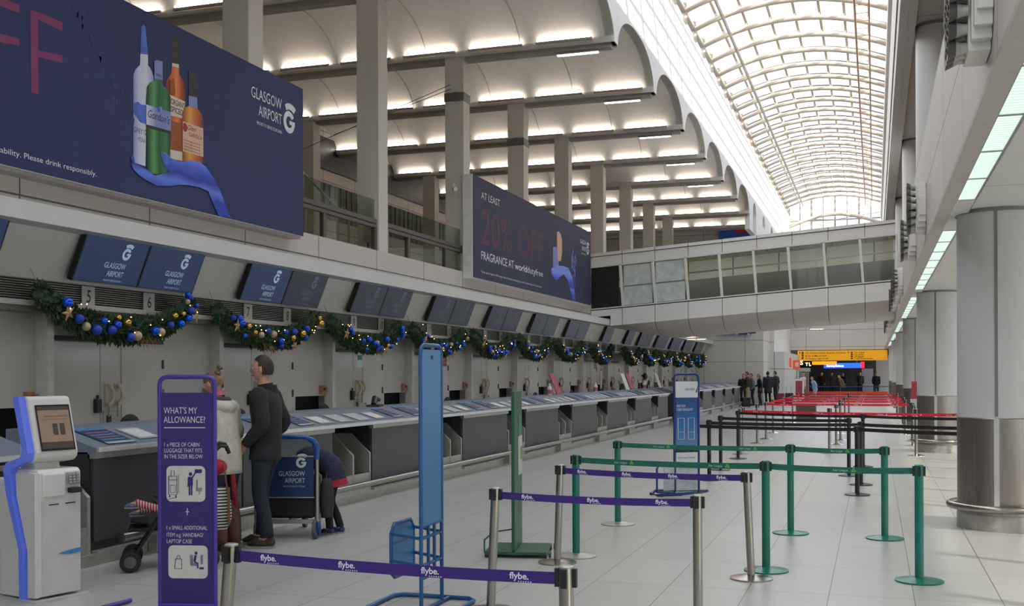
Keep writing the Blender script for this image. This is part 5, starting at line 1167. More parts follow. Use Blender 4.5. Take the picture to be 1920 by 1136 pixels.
# ================================================================= GREEN SIGN
GR = mat('sign_green', (18, 84, 54), .4, var=.05); GRL = mat('sign_green_light', (60, 126, 84), .5)
G = root('baggage_sizer', 'narrow dark green baggage sizer on a wheeled base', 'baggage sizer', (-3.10, 9.42, 0), .188)
MB().box(-.015, .015, 0, .56, .06, 1.5).build('panel', GR, G, bevel=.004)
b = MB(); b.box(.015, .018, .28, .53, 1.05, 1.28, 0); b.build('lettering_block', GRL, G); G.children[-1].name = 'upper_print'
MB().box(.015, .019, .26, .54, .72, 1.08).build('info_sheet', IVO, G); MB().box(.015, .0205, .40, .53, .86, .98).build('green_patch', mat('lime_patch', (110, 170, 70), .5), G)
b = MB(); b.text('SIZER', (.0165, .41, 1.36), PYv, PZ, .05, 'C', 0, wid=.3); b.build('lettering', GRL, G)
b = MB()
for i in range(6): b.box(.015, .0205, .3, .5, .50 - i * .03, .51 - i * .03)
b.build('small_print', GRL, G)
MB().box(-.26, .30, -.02, .55, .03, .055).build('base', GR, G)
b = MB(); b.tube([(-.26, -.02, .05), (-.26, -.02, .16), (-.26, .5, .16), (-.26, .5, .05)], .008, 6); b.tube([(-.26, .5, .16), (0, .5, .2)], .008, 6); b.build('wire_cage', GR, G)
for y in (.02, .5): MB().tube([(.32, y, .035), (.34, y, .035)], .03, 12).build('wheel', GR, G)
for x in (-.24, .28):
    for y in (.0, .5): MB().box(x - .02, x + .02, y, y + .03, 0, .03).build('foot', BLACK, G)
# ================================================================= WHITE AND BLUE SIZER
IB = mat('sizer_navy_frame', (22, 48, 118), .35); IW = mat('sizer_white', (212, 214, 216), .5)
ia = V((-2.6, 14.96, 0)); ib = V((-2.30, 15.16, 0)); di = (ib - ia).normalized(); IWd = .36
I = root('baggage_sizer', 'white-topped blue carry-on sizer with rounded navy tube frame', 'baggage sizer', ia, math.atan2(di.y, di.x))
b = MB(); R0 = .05; tpz = 1.65
b.tube([(0, 0, .03), (0, 0, tpz - R0), (R0 * .3, 0, tpz - R0 * .3), (R0, 0, tpz), (IWd - R0, 0, tpz), (IWd - R0 * .3, 0, tpz - R0 * .3), (IWd, 0, tpz - R0), (IWd, 0, .03)], .017, 8); b.build('tube_frame', IB, I)
MB().box(.015, IWd - .015, -.01, .01, 1.33, 1.55).build('header_panel', IW, I); 
b = MB(); b.text('ICELANDAIR', (.16, -.011, 1.43), PX, PZ, .028, 'L', 0, .02, wid=.14); b.poly([(.31, -.012, 1.40), (.335, -.012, 1.40), (.345, -.012, 1.50)], 0); b.build('lettering', mat('ice_navy', (20, 40, 90), .5), I)
gm = mat('sizer_blue_graphic', (44, 98, 160), .5)
n = gm.node_tree.nodes; l = gm.node_tree.links; t = n.new('ShaderNodeTexCoord'); sx = n.new('ShaderNodeSeparateXYZ'); mr = n.new('ShaderNodeMapRange'); r_ = n.new('ShaderNodeValToRGB')
l.new(t.outputs['Object'], sx.inputs[0]); l.new(sx.outputs[2], mr.inputs[0]); mr.inputs[1].default_value = .62; mr.inputs[2].default_value = 1.33; l.new(mr.outputs[0], r_.inputs[0])
r_.color_ramp.elements[0].color = s2l((96, 134, 172)); r_.color_ramp.elements[1].color = s2l((24, 62, 122)); e = r_.color_ramp.elements.new(.45); e.color = s2l((40, 108, 170)); l.new(r_.outputs[0], n['Principled BSDF'].inputs['Base Color'])
MB().box(.02, IWd - .02, -.01, .01, .62, 1.33).build('blue_panel', gm, I)
b = MB(); b.text('DOES YOUR', (.03, -.0115, 1.20), PX, PZ, .034, 'L', 0, .01, wid=.13); b.text('CARRY-ON BAG FIT?', (.03, -.0115, 1.15), PX, PZ, .034, 'L', 0, .01, wid=.24); b.build('lettering', SPR, I)
b = MB()
for x0_ in (.05, .20):
    for a, c in (((x0_, 1.05), (x0_ + .09, 1.05)), ((x0_ + .09, 1.05), (x0_ + .09, .76)), ((x0_ + .09, .76), (x0_, .76)), ((x0_, .76), (x0_, 1.05)), ((x0_, .86), (x0_ + .09, .86))): b.bar((a[0], -.0125, a[1]), (c[0], -.0125, c[1]), .007, .004)
b.build('outline_drawing', SPR, I)
MB().box(.02, IWd - .02, -.0105, .0105, .58, .63).build('mountain_strip', mat('dark_mountain', (40, 44, 52), .6, var=.6, scale=25), I)
MB().box(.02, IWd - .02, -.0105, .0105, .40, .58).build('caption_panel', IW, I)
b = MB(); b.text('Maximum weight 10kg (22lbs)', (.04, -.0115, .50), PX, PZ, .02, 'L', 0, wid=.26); b.build('lettering', INK, I)
SNOW = mat('snow_photo', (176, 182, 188), .6, var=.25, scale=9)
MB().box(.02, IWd - .02, -.0105, .0105, .06, .40).build('snow_panel', SNOW, I)
b = MB(); b.tube([(0, 0, .42), (-.27, -.1, .42), (-.31, -.12, .38), (-.31, -.12, .06), (.0, -.02, .03)], .015, 8); b.build('side_cage', IB, I)
MB().prism([(-.2, .07), (-.02, .07), (-.02, .40), (-.2, .40)], (0, -.03, 0), (1, .3, 0), (0, 0, 1), (0, .012, 0)).build('side_snow_panel', SNOW, I)
b = MB(); b.tube([(-.31, -.14, .02), (0, -.1, .02), (.58, .2, .02), (.5, .4, .02), (-.1, .45, .02), (-.31, .1, .02)], .018, 8, closed=True); b.build('base_loop', IB, I)
for x, y in ((-.25, -.12), (.03, -.09)): MB().box(x - .03, x + .03, y - .02, y + .02, .0, .04).build('foot', IB, I)
# ================================================================= PEOPLE
def smooth(pts, n=3):
    P = [V(p) for p in pts]; out = []
    for i in range(len(P) - 1):
        p0 = P[max(0, i - 1)]; p1 = P[i]; p2 = P[i + 1]; p3 = P[min(len(P) - 1, i + 2)]
        for j in range(n):
            t = j / n; out.append(.5 * ((2 * p1) + (p2 - p0) * t + (2 * p0 - 5 * p1 + 4 * p2 - p3) * t * t + (3 * p1 - p0 - 3 * p2 + p3) * t ** 3))
    out.append(P[-1]); return out
def loft(b, rows, n=14, m=0, sub=3, side=(1, 0, 0), caps=True):
    """rows: (centre, half-width along side, half-depth); smooth tapered sleeve"""
    cs = smooth([r[0] for r in rows], sub); ra = smooth([(r[1], r[2], 0) for r in rows], sub); N = len(cs); vs = []
    sd = V(side)
    for i, c in enumerate(cs):
        d = (cs[min(i + 1, N - 1)] - cs[max(0, i - 1)]).normalized(); a = (sd - d * sd.dot(d)).normalized(); e = d.cross(a)
        for k in range(n):
            t = 2 * PI * k / n; vs.append(c + a * (math.cos(t) * ra[i][0]) + e * (math.sin(t) * ra[i][1]))
    fs = [(i * n + k, i * n + (k + 1) % n, (i + 1) * n + (k + 1) % n, (i + 1) * n + k) for i in range(N - 1) for k in range(n)]
    if caps: fs += [tuple(range(n))[::-1], tuple((N - 1) * n + k for k in range(n))]
    b.add(vs, fs, m, True)
def headfn(sc=1.):
    def g(x, z, x0, z0, a, c): return math.exp(-((x - x0) / a) ** 2 - ((z - z0) / c) ** 2)
    def fn(d, q):
        x, y, z = q.x, q.y, q.z
        if d.z < 0: x *= 1 - .30 * (-d.z) ** 1.2
        if d.z < -.3 and d.y < 0: y *= 1 - .5 * (-d.z - .3)
        if d.y > 0:
            X, Z = x / sc, z / sc
            y += sc * (.026 * g(X, Z, 0, -.022, .011, .020) + .012 * g(X, Z, 0, .008, .010, .03) + .006 * g(X, Z, 0, .03, .05, .012) - .010 * (g(X, Z, .03, .008, .015, .012) + g(X, Z, -.03, .008, .015, .012)) + .008 * g(X, Z, 0, -.062, .025, .010) + .010 * g(X, Z, 0, -.095, .028, .02))
        return V((x, y, z))
    return fn
SKIN = mat('skin', (196, 148, 124), .5, var=.06); SKIND = mat('skin_dark', (108, 72, 54), .5, var=.06)
LIP = mat('lips', (150, 84, 76), .5); EYEW = mat('eye_white', (220, 218, 214), .3)
HBR = mat('hair_brown', (46, 34, 26), .6, var=.3, scale=30); HBL = mat('hair_blond', (118, 90, 64), .6, var=.3, scale=40); HDK = mat('hair_black', (22, 19, 18), .5, var=.2, scale=30)
DEN = mat('dark_denim', (32, 38, 50), .8, var=.25, scale=40)
def clothm(n, c): return mat(n, c, .85, var=.12, scale=14, bump=.25)
def person(lab, loc, rz, h=1.75, top=None, legs=None, shoes=None, hair=HBR, skin=SKIN, J=None, lean=0., headtilt=0., detail=True, hairstyle='short', coat=.86, sleeve=True, wide=1., seg=14, boots=None, name='person', collar=None, grp=None, sub=1):
    r = root(name, lab, 'person', loc, rz, grp); s = h / 1.75
    j = dict(pel=(0, 0, .95), sp=(0, -.01, 1.13), ch=(0, 0, 1.31), nk=(0, .0, 1.46), hb=(0, .015, 1.545), hd=(0, .03, 1.635))
    for a, q in (('r', 1), ('l', -1)):
        j.update({'sh' + a: (.175 * q, 0, 1.40), 'el' + a: (.225 * q, -.03, 1.14), 'wr' + a: (.21 * q, .07, .92), 'hp' + a: (.09 * q, 0, .90), 'kn' + a: (.10 * q, .03, .50), 'an' + a: (.10 * q, -.03, .09), 'hn' + a: None})
    if lean:
        for k_ in ('sp', 'ch', 'nk', 'hb', 'hd', 'shr', 'shl', 'elr', 'ell', 'wrr', 'wrl'):
            p = V(j[k_]); y, z = p.y, p.z - .95; j[k_] = (p.x, y * math.cos(lean) + z * math.sin(lean), .95 + z * math.cos(lean) - y * math.sin(lean))
    if J: j.update(J)
    j = {k_: (V(v) * s if v is not None else None) for k_, v in j.items()}
    # --- one continuous body surface (skin modifier, then frozen)
    vs = []; es = []; rad = []
    def av(p, r_, par=None):
        vs.append(tuple(p)); rad.append(r_ * s)
        if par is not None: es.append((par, len(vs) - 1))
        return len(vs) - 1
    P0 = av(j['pel'], .115); P1 = av(j['sp'], .105, P0); P2 = av(j['ch'], .115, P1); P3 = av(j['nk'], .058, P2); P4 = av(j['hb'], .05, P3); av(j['hd'], .05, P4)
    for a, q in (('r', 1), ('l', -1)):
        A = av(j['sh' + a], .055, P2); B_ = av(j['el' + a], .042, A); W_ = av(j['wr' + a], .027, B_)
        fd = (j['wr' + a] - j['el' + a]).normalized(); sdv = fd.cross(V((0, 1, 0)) if abs(fd.y) < .8 else V((0, 0, 1))).normalized()
        pv = fd.cross(sdv).normalized()
        pm0 = av(j['wr' + a] + fd * .05 * s, .032, W_)
        if detail:
            for fi, (o_, L) in enumerate(((-.028, .062), (-.010, .072), (.010, .068), (.027, .054))):
                k0 = av(j['wr' + a] + (fd * .092 + pv * o_) * s, .0105, pm0); k1 = av(j['wr' + a] + (fd * (.092 + L * .5) + pv * o_ * 1.1 + sdv * .008) * s, .0095, k0); av(j['wr' + a] + (fd * (.092 + L) + pv * o_ * 1.1 + sdv * .028) * s, .008, k1)
            k0 = av(j['wr' + a] + (fd * .035 - pv * .038) * s, .012, pm0); av(j['wr' + a] + (fd * .075 - pv * .052 + sdv * .012) * s, .0095, k0)
        H_ = av(j['hp' + a], .085, P0); K_ = av(j['kn' + a], .058, H_); N_ = av(j['an' + a], .038, K_); av(j['an' + a] + V((0, .13, -.045)) * s, .03, N_)
    me = bpy.data.meshes.new('body'); me.from_pydata(vs, es, []); o = bpy.data.objects.new('body', me); C.objects.link(o)
    o.modifiers.new('s', 'SKIN'); ss = o.modifiers.new('u', 'SUBSURF'); ss.levels = ss.render_levels = sub
    for i, v in enumerate(me.skin_vertices[0].data): v.radius = (rad[i], rad[i]); v.use_root = (i == 0)
    bpy.context.view_layer.update(); m2 = bpy.data.meshes.new_from_object(o.evaluated_get(bpy.context.evaluated_depsgraph_get()))
    b = MB(); b.add([v.co for v in m2.vertices], [tuple(p.vertices) for p in m2.polygons], 0, True)
    bpy.data.objects.remove(o); bpy.data.meshes.remove(me); bpy.data.meshes.remove(m2)
    # head in its own frame
    ht = M.Rotation(-headtilt - lean * .6, 4, 'X'); ht.translation = j['hd']; b.T = ht
    fn = headfn(s); nu, nv = (36, 28) if detail else (14, 10)
    b.ball((0, 0, 0), s, 0, nu, nv, (.076, .094, .118), fn)
    for q in (-1, 1):
        b.ball((.077 * q * s, -.008 * s, -.008 * s), 1, 0, 8, 6, (.012 * s, .02 * s, .033 * s))
        if detail: b.ball((.03 * q * s, .079 * s, .008 * s), .012 * s, 1, 8, 6); b.ball((.03 * q * s, .088 * s, .008 * s), .0055 * s, 3, 6, 4)
    if detail: b.ball((0, .092 * s, -.062 * s), 1, 2, 10, 6, (.024 * s, .007 * s, .007 * s))
    b.T = None
    b.build('body', [skin, EYEW, LIP, HDK], r)
    b = MB(); b.T = ht
    if hairstyle == 'short': kp = lambda p: p.z > .066 * s if p.y > .06 * s else (p.z > .066 * s - (.06 * s - p.y) * .55 if p.y > .022 * s else (p.z > .0 if p.y > -.012 * s else p.z > -.075 * s))
    else: kp = lambda p: p.z > .058 * s if p.y > .05 * s else p.z > -.085 * s and (p.z > .0 or p.y < .01 * s)
    if hairstyle != 'bald': b.ball((0, -.006 * s, .008 * s), s * 1.085, 0, nu, nv, (.076, .094, .112), None, kp)
    if hairstyle == 'tail':
        b.ball((0, -.108 * s, .06 * s), .03 * s, 0, 10, 8)
        rd = random.Random(5)
        for i in range(16):
            e = V((rd.uniform(-.02, .02), -.165 + rd.uniform(-.02, .02), .085 + rd.uniform(-.03, .045))) * s
            b.tube([(0, -.11 * s, .062 * s), (e + V((0, -.11 * s, .062 * s))) / 2 + V((0, 0, .012)), e], [.009, .007, .002], 4)
    if hairstyle == 'long': loft(b, [((0, -.05 * s, .06 * s), .08 * s, .05 * s), ((0, -.07 * s, -.06 * s), .085 * s, .05 * s), ((0, -.075 * s, -.2 * s), .07 * s, .03 * s)], 10)
    if hairstyle == 'bun': b.ball((0, -.11 * s, .03 * s), .038 * s, 0, 10, 8)
    if b.v: b.build('hair', hair, r)
    # --- clothes
    if top:
        b = MB(); ch, sp, nk, pel = j['ch'], j['sp'], j['nk'], j['pel']; hem = pel + (pel - sp) * ((.95 - coat) / .18)
        if coat < .8: hem.y = (j['hpr'].y + j['hpl'].y) / 2
        W2 = wide * s
        loft(b, [(hem, .178 * W2, .128 * W2), (pel, .172 * W2, .125 * W2), (sp, .165 * W2, .122 * W2), (ch, .188 * W2, .128 * W2), ((ch + nk) / 2 + V((0, 0, .02)), .165 * W2, .095 * W2), (nk, .075 * W2, .07 * W2), (nk + V((0, .005, .035)) * s, .068 * W2, .066 * W2)], seg, 0, 3)
        for a, q in (('r', 1), ('l', -1)):
            sh, el, wr = j['sh' + a], j['el' + a], j['wr' + a]
            end = wr if sleeve else (sh + el) / 2
            loft(b, [(sh + V((-.05 * q, 0, .01)) * s, .06 * W2, .06 * W2), (sh + V((.005 * q, 0, -.02)) * s, .078 * W2, .082 * W2), ((sh + el) / 2, .066 * W2, .07 * W2), (el, .06 * W2, .06 * W2), ((el + wr) / 2, .054 * W2, .054 * W2), (end, .042 * W2, .042 * W2)], 12, 0, 3, (0, 1, 0))
        b.build('jacket', top, r)
    if legs:
        b = MB()
        for a, q in (('r', 1), ('l', -1)):
            hp, kn, an = j['hp' + a], j['kn' + a], j['an' + a]
            loft(b, [(hp + V((-.01 * q, 0, .06)) * s, .098 * s, .105 * s), (hp - V((0, 0, .05)) * s, .098 * s, .108 * s), (hp * .5 + kn * .5, .078 * s, .085 * s), (kn, .062 * s, .066 * s), (kn * .5 + an * .5 + V((0, -.012, 0)) * s, .06 * s, .064 * s), (an + V((0, 0, .01)) * s, .054 * s, .062 * s)], 12, 0, 3)
        b.build('trousers', legs, r)
    if boots:
        b = MB()
        for a in 'rl':
            kn, an = j['kn' + a], j['an' + a]; loft(b, [(kn * .95 + an * .05, .078 * s, .082 * s), (kn * .5 + an * .5 + V((0, -.012, 0)), .074 * s, .078 * s), (an + V((0, 0, .0)) * s, .062 * s, .07 * s)], 12)
        b.build('boot_shaft', boots, r)
    for a in 'rl':
        an = j['an' + a]; b = MB(); z0 = an.z - .09 * s
        b.T = M.Translation(V((an.x, an.y, z0)))
        b.ball((0, .065 * s, .045 * s), 1, 0, 14, 8, (.046 * s, .135 * s, .05 * s), lambda d, q: V((q.x, q.y, max(q.z, -.03 * s) - (.014 * s if d.y > .5 and d.z > 0 else 0))))
        b.ball((0, -.02 * s, .06 * s), 1, 0, 10, 8, (.042 * s, .055 * s, .055 * s))
        b.box(-.045 * s, .045 * s, -.065 * s, .18 * s, 0, .022 * s, 1); b.T = None
        b.build('shoe', [shoes or mat('dark_shoe', (36, 32, 30), .6), mat('shoe_sole', (150, 148, 142), .7) if detail else mat('dark_sole', (24, 22, 20), .8)], r)
    return r, j
# man in dark jacket
man, _ = person('tall man with short dark hair in a charcoal jacket and jeans, hand in pocket', (-5.60, 9.37, 0), math.radians(101), 1.84, clothm('charcoal_jacket', (36, 35, 34)), DEN, mat('brown_shoe', (58, 50, 42), .7, var=.3, scale=30), HBR,
    J=dict(wrr=(.20, .10, .93), elr=(.245, -.09, 1.13), wrl=(-.19, .12, .95), ell=(-.25, -.06, 1.14), anr=(.11, .08, .09), knr=(.11, .08, .5), anl=(-.11, -.05, .09)), coat=.80, wide=1.08, seg=18, sub=2)
b = MB(); loft(b, [((0, -.035, 1.48), .082, .075), ((0, -.03, 1.53), .088, .082), ((0, -.03, 1.565), .08, .08)], 14, caps=False); b.build('collar', clothm('charcoal_jacket', (36, 35, 34)), man)
b = MB(); b.ball((.245, .01, 1.30), .016, 0, 8, 6); b.build('jacket_badge', mat('badge_red', (130, 30, 34), .6), man)
# woman in cream jacket leaning over the pushchair handle
wom, jw = person('woman with tied-up brown-blond hair in a cream hooded jacket, head bowed', (-5.80, 8.97, 0), math.radians(82), 1.70, clothm('cream_jacket', (196, 190, 176)), DEN, mat('brown_boot', (92, 58, 44), .6), HBL, lean=.16, headtilt=.5,
    J=dict(elr=(.24, .05, 1.13), wrr=(.18, .30, 1.02), ell=(-.24, .05, 1.13), wrl=(-.18, .30, 1.02)), coat=.76, wide=1.1, hairstyle='tail', boots=mat('brown_boot'), seg=18, sub=2)
def hoodring(b, rad, tr, z0, tilt, n=16, cy=.075, a0=-30, a1=210, fat=1.):
    pts = []; rs = []
    for i in range(n + 1):
        t = math.radians(a0 + (a1 - a0) * i / n); pts.append((rad * math.cos(t), cy - rad * .9 * math.sin(t), z0 - tilt * math.sin(t))); rs.append(tr * (.45 + .75 * max(0, math.sin(t)) ** .8 * fat))
    b.tube(pts, rs, 12)
b = MB(); hoodring(b, .115, .058, 1.405, .05); b.build('hood', clothm('cream_jacket', (196, 190, 176)), wom)
b = MB(); hoodring(b, .085, .045, 1.435, .035); b.build('hood_lining', mat('hood_dark', (58, 54, 50), .8), wom)
b = MB(); loft(b, [((0, .10, 1.45), .088, .08), ((0, .115, 1.50), .078, .072)], 14, caps=False); b.build('scarf', mat('pink_pattern_scarf', (190, 90, 120), .8, var=.6, scale=60), wom)
b = MB(); b.tube([(-.03, -.115, .75), (-.02, -.13, .55), (.02, -.12, .42)], [.02, .03, .012], 6); b.build('trailing_scarf', mat('red_scarf', (140, 36, 52), .8, var=.5, scale=40), wom)
# ----- luggage trolley
TB = mat('trolley_blue', (22, 78, 150), .35); TSG = mat('trolley_board_blue', (22, 52, 92), .45)
tr = V((-5.38, 9.98, 0)); ta = math.radians(16)
T_ = root('luggage_trolley', 'airport luggage trolley with blue handle and dark blue sign board', 'trolley', tr, ta)
# local: x to the viewer's left is negative; y away from the viewer
b = MB(); b.tube([(0, 0, .16), (0, 0, .80)], .022, 10); b.tube([(-.62, 0, .16), (-.62, 0, .80)], .022, 10); b.build('upright', STEEL, T_)
b = MB(); b.tube([(0, 0, .80), (0, -.0, .92), (-.03, -.02, .99), (-.10, -.04, 1.03), (-.52, -.04, 1.03), (-.59, -.02, .99), (-.62, 0, .92), (-.62, 0, .80)], [.026, .028, .03, .022, .022, .03, .028, .026], 10); b.ball((-.01, -.005, .95), .035, 0, 10, 8); b.build('handle', TB, T_)
MB().box(-.585, -.03, -.025, 0, .42, .83).build('sign_board', TSG, T_, bevel=.004)
b = MB(); b.box(-.59, -.025, -.03, .0, .828, .838); b.box(-.59, -.025, -.03, 0, .412, .422); b.build('board_edge', STEELD, T_)
b = MB(); airport_logo(b, (-.115, -.028, .565), PX, PZ, .05, 0, side=False); b.build('logo', mat('trolley_print', (196, 206, 210), .5), T_)
b = MB(); b.bar((0, 0, .17), (-.12, .85, .15), .04, .04); b.bar((-.62, 0, .17), (-.5, .85, .15), .04, .04); b.bar((0, 0, .17), (-.62, 0, .17), .04, .04); b.bar((-.1, .6, .16), (-.52, .6, .16), .04, .03); b.bar((-.3, .0, .17), (-.3, .85, .16), .03, .03); b.build('base_frame', STEELD, T_)
for x, y, rr in ((-.01, -.03, .095), (-.60, -.03, .095), (-.31, .83, .08)):
    q = MB(); q.tube([(x - .018, y, rr), (x + .018, y, rr)], rr, 20); w_ = q.build('wheel', mat('grey_tyre', (88, 88, 88), .6), T_); MB().tube([(x - .024, y, rr), (x + .024, y, rr)], rr * .35, 12).build('hub', TB, w_)
MB().prism([(-.05, .17), (.06, .17), (.08, .06), (.03, .03), (-.02, .10)], (-.035, -.04, 0), (0, 1, 0), (0, 0, 1), (.02, 0, 0)).build('fork', TB, T_); MB().prism([(-.05, .17), (.06, .17), (.08, .06), (.03, .03), (-.02, .10)], (.015, -.04, 0), (0, 1, 0), (0, 0, 1), (.02, 0, 0)).build('fork', TB, T_)
cs_, sn_ = math.cos(ta), math.sin(ta)
def tloc(x, y): return (tr.x + x * cs_ - y * sn_, tr.y + x * sn_ + y * cs_, 0)
SU_ = mat('suitcase_black', (30, 30, 32), .6, var=.15)
r = root('suitcase', 'black suitcase lying on the luggage trolley behind the board', 'suitcase', (tloc(-.31, .10)[0], tloc(-.31, .10)[1], .195), ta)
MB().box(-.27, .27, -.06, .30, 0, .42).build('shell', SU_, r, bevel=.03); MB().tube([(-.1, -.06, .3), (-.1, -.09, .3), (.1, -.09, .3), (.1, -.06, .3)], .01, 6).build('grip', BLACK, r)
r = root('travel_bag', 'dark grey travel bag at the open side of the trolley below the child', 'bag', (tloc(.07, .16)[0], tloc(.07, .16)[1], .195), ta)
b = MB(); loft(b, [((0, 0, 0), .06, .08), ((0, 0, .15), .075, .10), ((0, 0, .34), .065, .08), ((0, 0, .40), .03, .05)], 12); b.build('body_fabric', mat('bag_grey', (44, 44, 44), .8, var=.2), r); MB().tube([(-.0, -.04, .38), (-.0, 0, .45), (-.0, .04, .38)], .008, 6).build('strap', BLACK, r)
# ----- child bending over the trolley
NAVC = mat('navy_dotted_coat', (38, 38, 62), .85, var=.5, scale=45)
chd, jc = person('small child in dark patterned coat bending over the trolley, head behind the board', (-5.40, 10.32, 0), math.radians(96), 1.15, None, mat('navy_leggings', (24, 28, 40), .85), mat('blue_pink_shoe', (40, 52, 100), .6, var=.5, scale=40), HBR,
    J=dict(pel=(0, -.02, 1.02), sp=(0, .16, 1.17), ch=(0, .38, 1.22), nk=(0, .53, 1.20), hb=(0, .60, 1.17), hd=(0, .68, 1.12), shr=(.15, .44, 1.20), shl=(-.15, .44, 1.20), elr=(.17, .52, 1.0), ell=(-.17, .52, 1.0), wrr=(.12, .62, .84), wrl=(-.12, .62, .84), hpr=(.09, -.02, .95), hpl=(-.09, -.02, .95), knr=(.10, .03, .50), anr=(.10, -.12, .09), anl=(-.10, -.02, .09)), headtilt=1.0, detail=True, hairstyle='long')
s = 1.15 / 1.75; b = MB(); loft(b, [(jc['pel'] + V((0, -.03, -.14)), .14, .12), (jc['pel'] + V((0, -.01, 0)), .135, .125), (jc['sp'], .12, .12), (jc['ch'], .125, .11), (jc['nk'], .07, .07)], 16, 0, 3)
for a, q in (('r', 1), ('l', -1)): loft(b, [(jc['sh' + a], .055, .055), (jc['el' + a], .045, .045), (jc['wr' + a], .035, .035)], 10, 0, 3, (0, 1, 0))
b.build('coat', NAVC, chd); b = MB(); loft(b, [(jc['pel'] + V((0, -.045, -.18)), .15, .13), (jc['pel'] + V((0, -.03, -.11)), .145, .128)], 16, 0, 2, caps=False); b.build('coat_lining', mat('red_floral_lining', (160, 30, 50), .8, var=.6, scale=50), chd)
# ----- pushchair with a child
PBK = mat('pushchair_fabric', (24, 24, 26), .85); TYRE = mat('pushchair_tyre', (30, 30, 30), .7); HUBG = mat('hub_grey', (90, 92, 92), .5)
sc_ = V((-5.80, 8.16, 0)); sa = math.radians(124.8)
Pp = root('pushchair', 'black folding pushchair half hidden by the purple allowance sign', 'pushchair', sc_, sa)
b = MB()
for x in (-.2, .2):
    b.tube([(x, .34, .09), (x, -.02, .62), (x, -.34, 1.0)], .012, 8); b.tube([(x, -.30, .09), (x, .0, .5), (x, .16, .60)], .012, 8)
    b.tube([(x, -.34, 1.0), (x, -.40, 1.05), (x, -.45, 1.04), (x, -.47, .98)], .017, 8)
b.tube([(-.2, .3, .12), (.2, .3, .12)], .01, 6); b.tube([(-.2, -.28, .12), (.2, -.28, .12)], .01, 6); b.build('frame', BLACK, Pp)
b = MB(); b.prism([(.16, .34), (.16, .38), (-.14, .36), (-.32, .84), (-.36, .82), (-.18, .31)], (-.18, 0, 0), (0, 1, 0), (0, 0, 1), (.36, 0, 0)); b.build('seat', PBK, Pp)
MB().box(-.17, .17, .16, .36, .33, .36).build('foot_rest', PBK, Pp, bevel=.01)
b = MB(); loft(b, [((0, .34, .42), .15, .02), ((0, .2, .40), .17, .03)], 8); b.build('leg_flap', PBK, Pp)
for x in (-.2, .2):
    for y in (.34, -.30):
        for q in (-.045, .045):
            wq = MB().tube([(x + q - .014, y, .088), (x + q + .014, y, .088)], .086, 22).build('wheel', TYRE, Pp); MB().tube([(x + q - .017, y, .088), (x + q + .017, y, .088)], .05, 14).build('hub', HUBG, wq)
bab, jb = person('small child seated in the pushchair, red striped leggings and sock showing', (sc_.x, sc_.y, .0), sa, .86, mat('baby_top', (150, 40, 52), .8), mat('red_striped_leggings', (170, 40, 54), .8), mat('grey_sock', (96, 98, 120), .8, var=.4, scale=50), HBL,
    J=dict(pel=(0, -.22, .86), sp=(0, -.30, 1.02), ch=(0, -.38, 1.18), nk=(0, -.44, 1.32), hb=(0, -.46, 1.40), hd=(0, -.47, 1.5), shr=(.16, -.40, 1.28), shl=(-.16, -.40, 1.28), elr=(.2, -.28, 1.06), ell=(-.2, -.28, 1.06), wrr=(.16, -.1, .98), wrl=(-.16, -.1, .98), hpr=(.09, -.18, .86), hpl=(-.09, -.18, .86), knr=(.12, .25, 1.02), knl=(-.16, .25, 1.04), anr=(.12, .55, .98), anl=(-.20, .62, 1.16)), hairstyle='short', coat=.9)
lm = mat('red_striped_leggings'); n = lm.node_tree.nodes; l = lm.node_tree.links
wv = n.new('ShaderNodeTexWave'); wv.inputs['Scale'].default_value = 14; wv.bands_direction = 'Y'; tcn = n.new('ShaderNodeTexCoord'); l.new(tcn.outputs['Object'], wv.inputs['Vector']); rr_ = n.new('ShaderNodeValToRGB'); rr_.color_ramp.interpolation = 'CONSTANT'
rr_.color_ramp.elements[0].color = s2l((170, 36, 50)); rr_.color_ramp.elements[1].color = s2l((206, 190, 186)); rr_.color_ramp.elements[1].position = .6; l.new(wv.outputs['Fac'], rr_.inputs[0]); l.new(rr_.outputs[0], n['Principled BSDF'].inputs['Base Color'])
def local(o, rz, p): return V(o) + M.Rotation(rz, 3, 'Z') @ V(p)
stp = mat('zebra_stripe', (200, 196, 186), .8); n = stp.node_tree.nodes; l = stp.node_tree.links
wv = n.new('ShaderNodeTexWave'); wv.inputs['Scale'].default_value = 12; wv.bands_direction = 'Z'; wv.inputs['Distortion'].default_value = .6; tcn = n.new('ShaderNodeTexCoord'); l.new(tcn.outputs['Object'], wv.inputs['Vector']); rr_ = n.new('ShaderNodeValToRGB'); rr_.color_ramp.interpolation = 'CONSTANT'
rr_.color_ramp.elements[0].color = s2l((30, 28, 28)); rr_.color_ramp.elements[1].color = s2l((206, 200, 188)); rr_.color_ramp.elements[1].position = .5; l.new(wv.outputs['Fac'], rr_.inputs[0]); l.new(rr_.outputs[0], n['Principled BSDF'].inputs['Base Color'])
p = local(sc_, sa, (-.27, -.37, .36)); r = root('shoulder_bag', 'black and cream striped bag with brown straps hanging on the pushchair', 'bag', p, sa)
b = MB(); loft(b, [((0, 0, -.02), .04, .08), ((0, 0, .08), .07, .12), ((0, 0, .22), .06, .11), ((0, 0, .34), .03, .09)], 14); b.build('bag_body', stp, r)
b = MB(); b.tube([(-.03, -.08, .3), (-.02, -.05, .56), (.0, .02, .58), (.0, .07, .32)], .009, 6); b.bar((-.07, -.09, .02), (-.05, -.09, .34), .05, .02); b.build('brown_strap', mat('tan_leather', (112, 66, 44), .6), r)
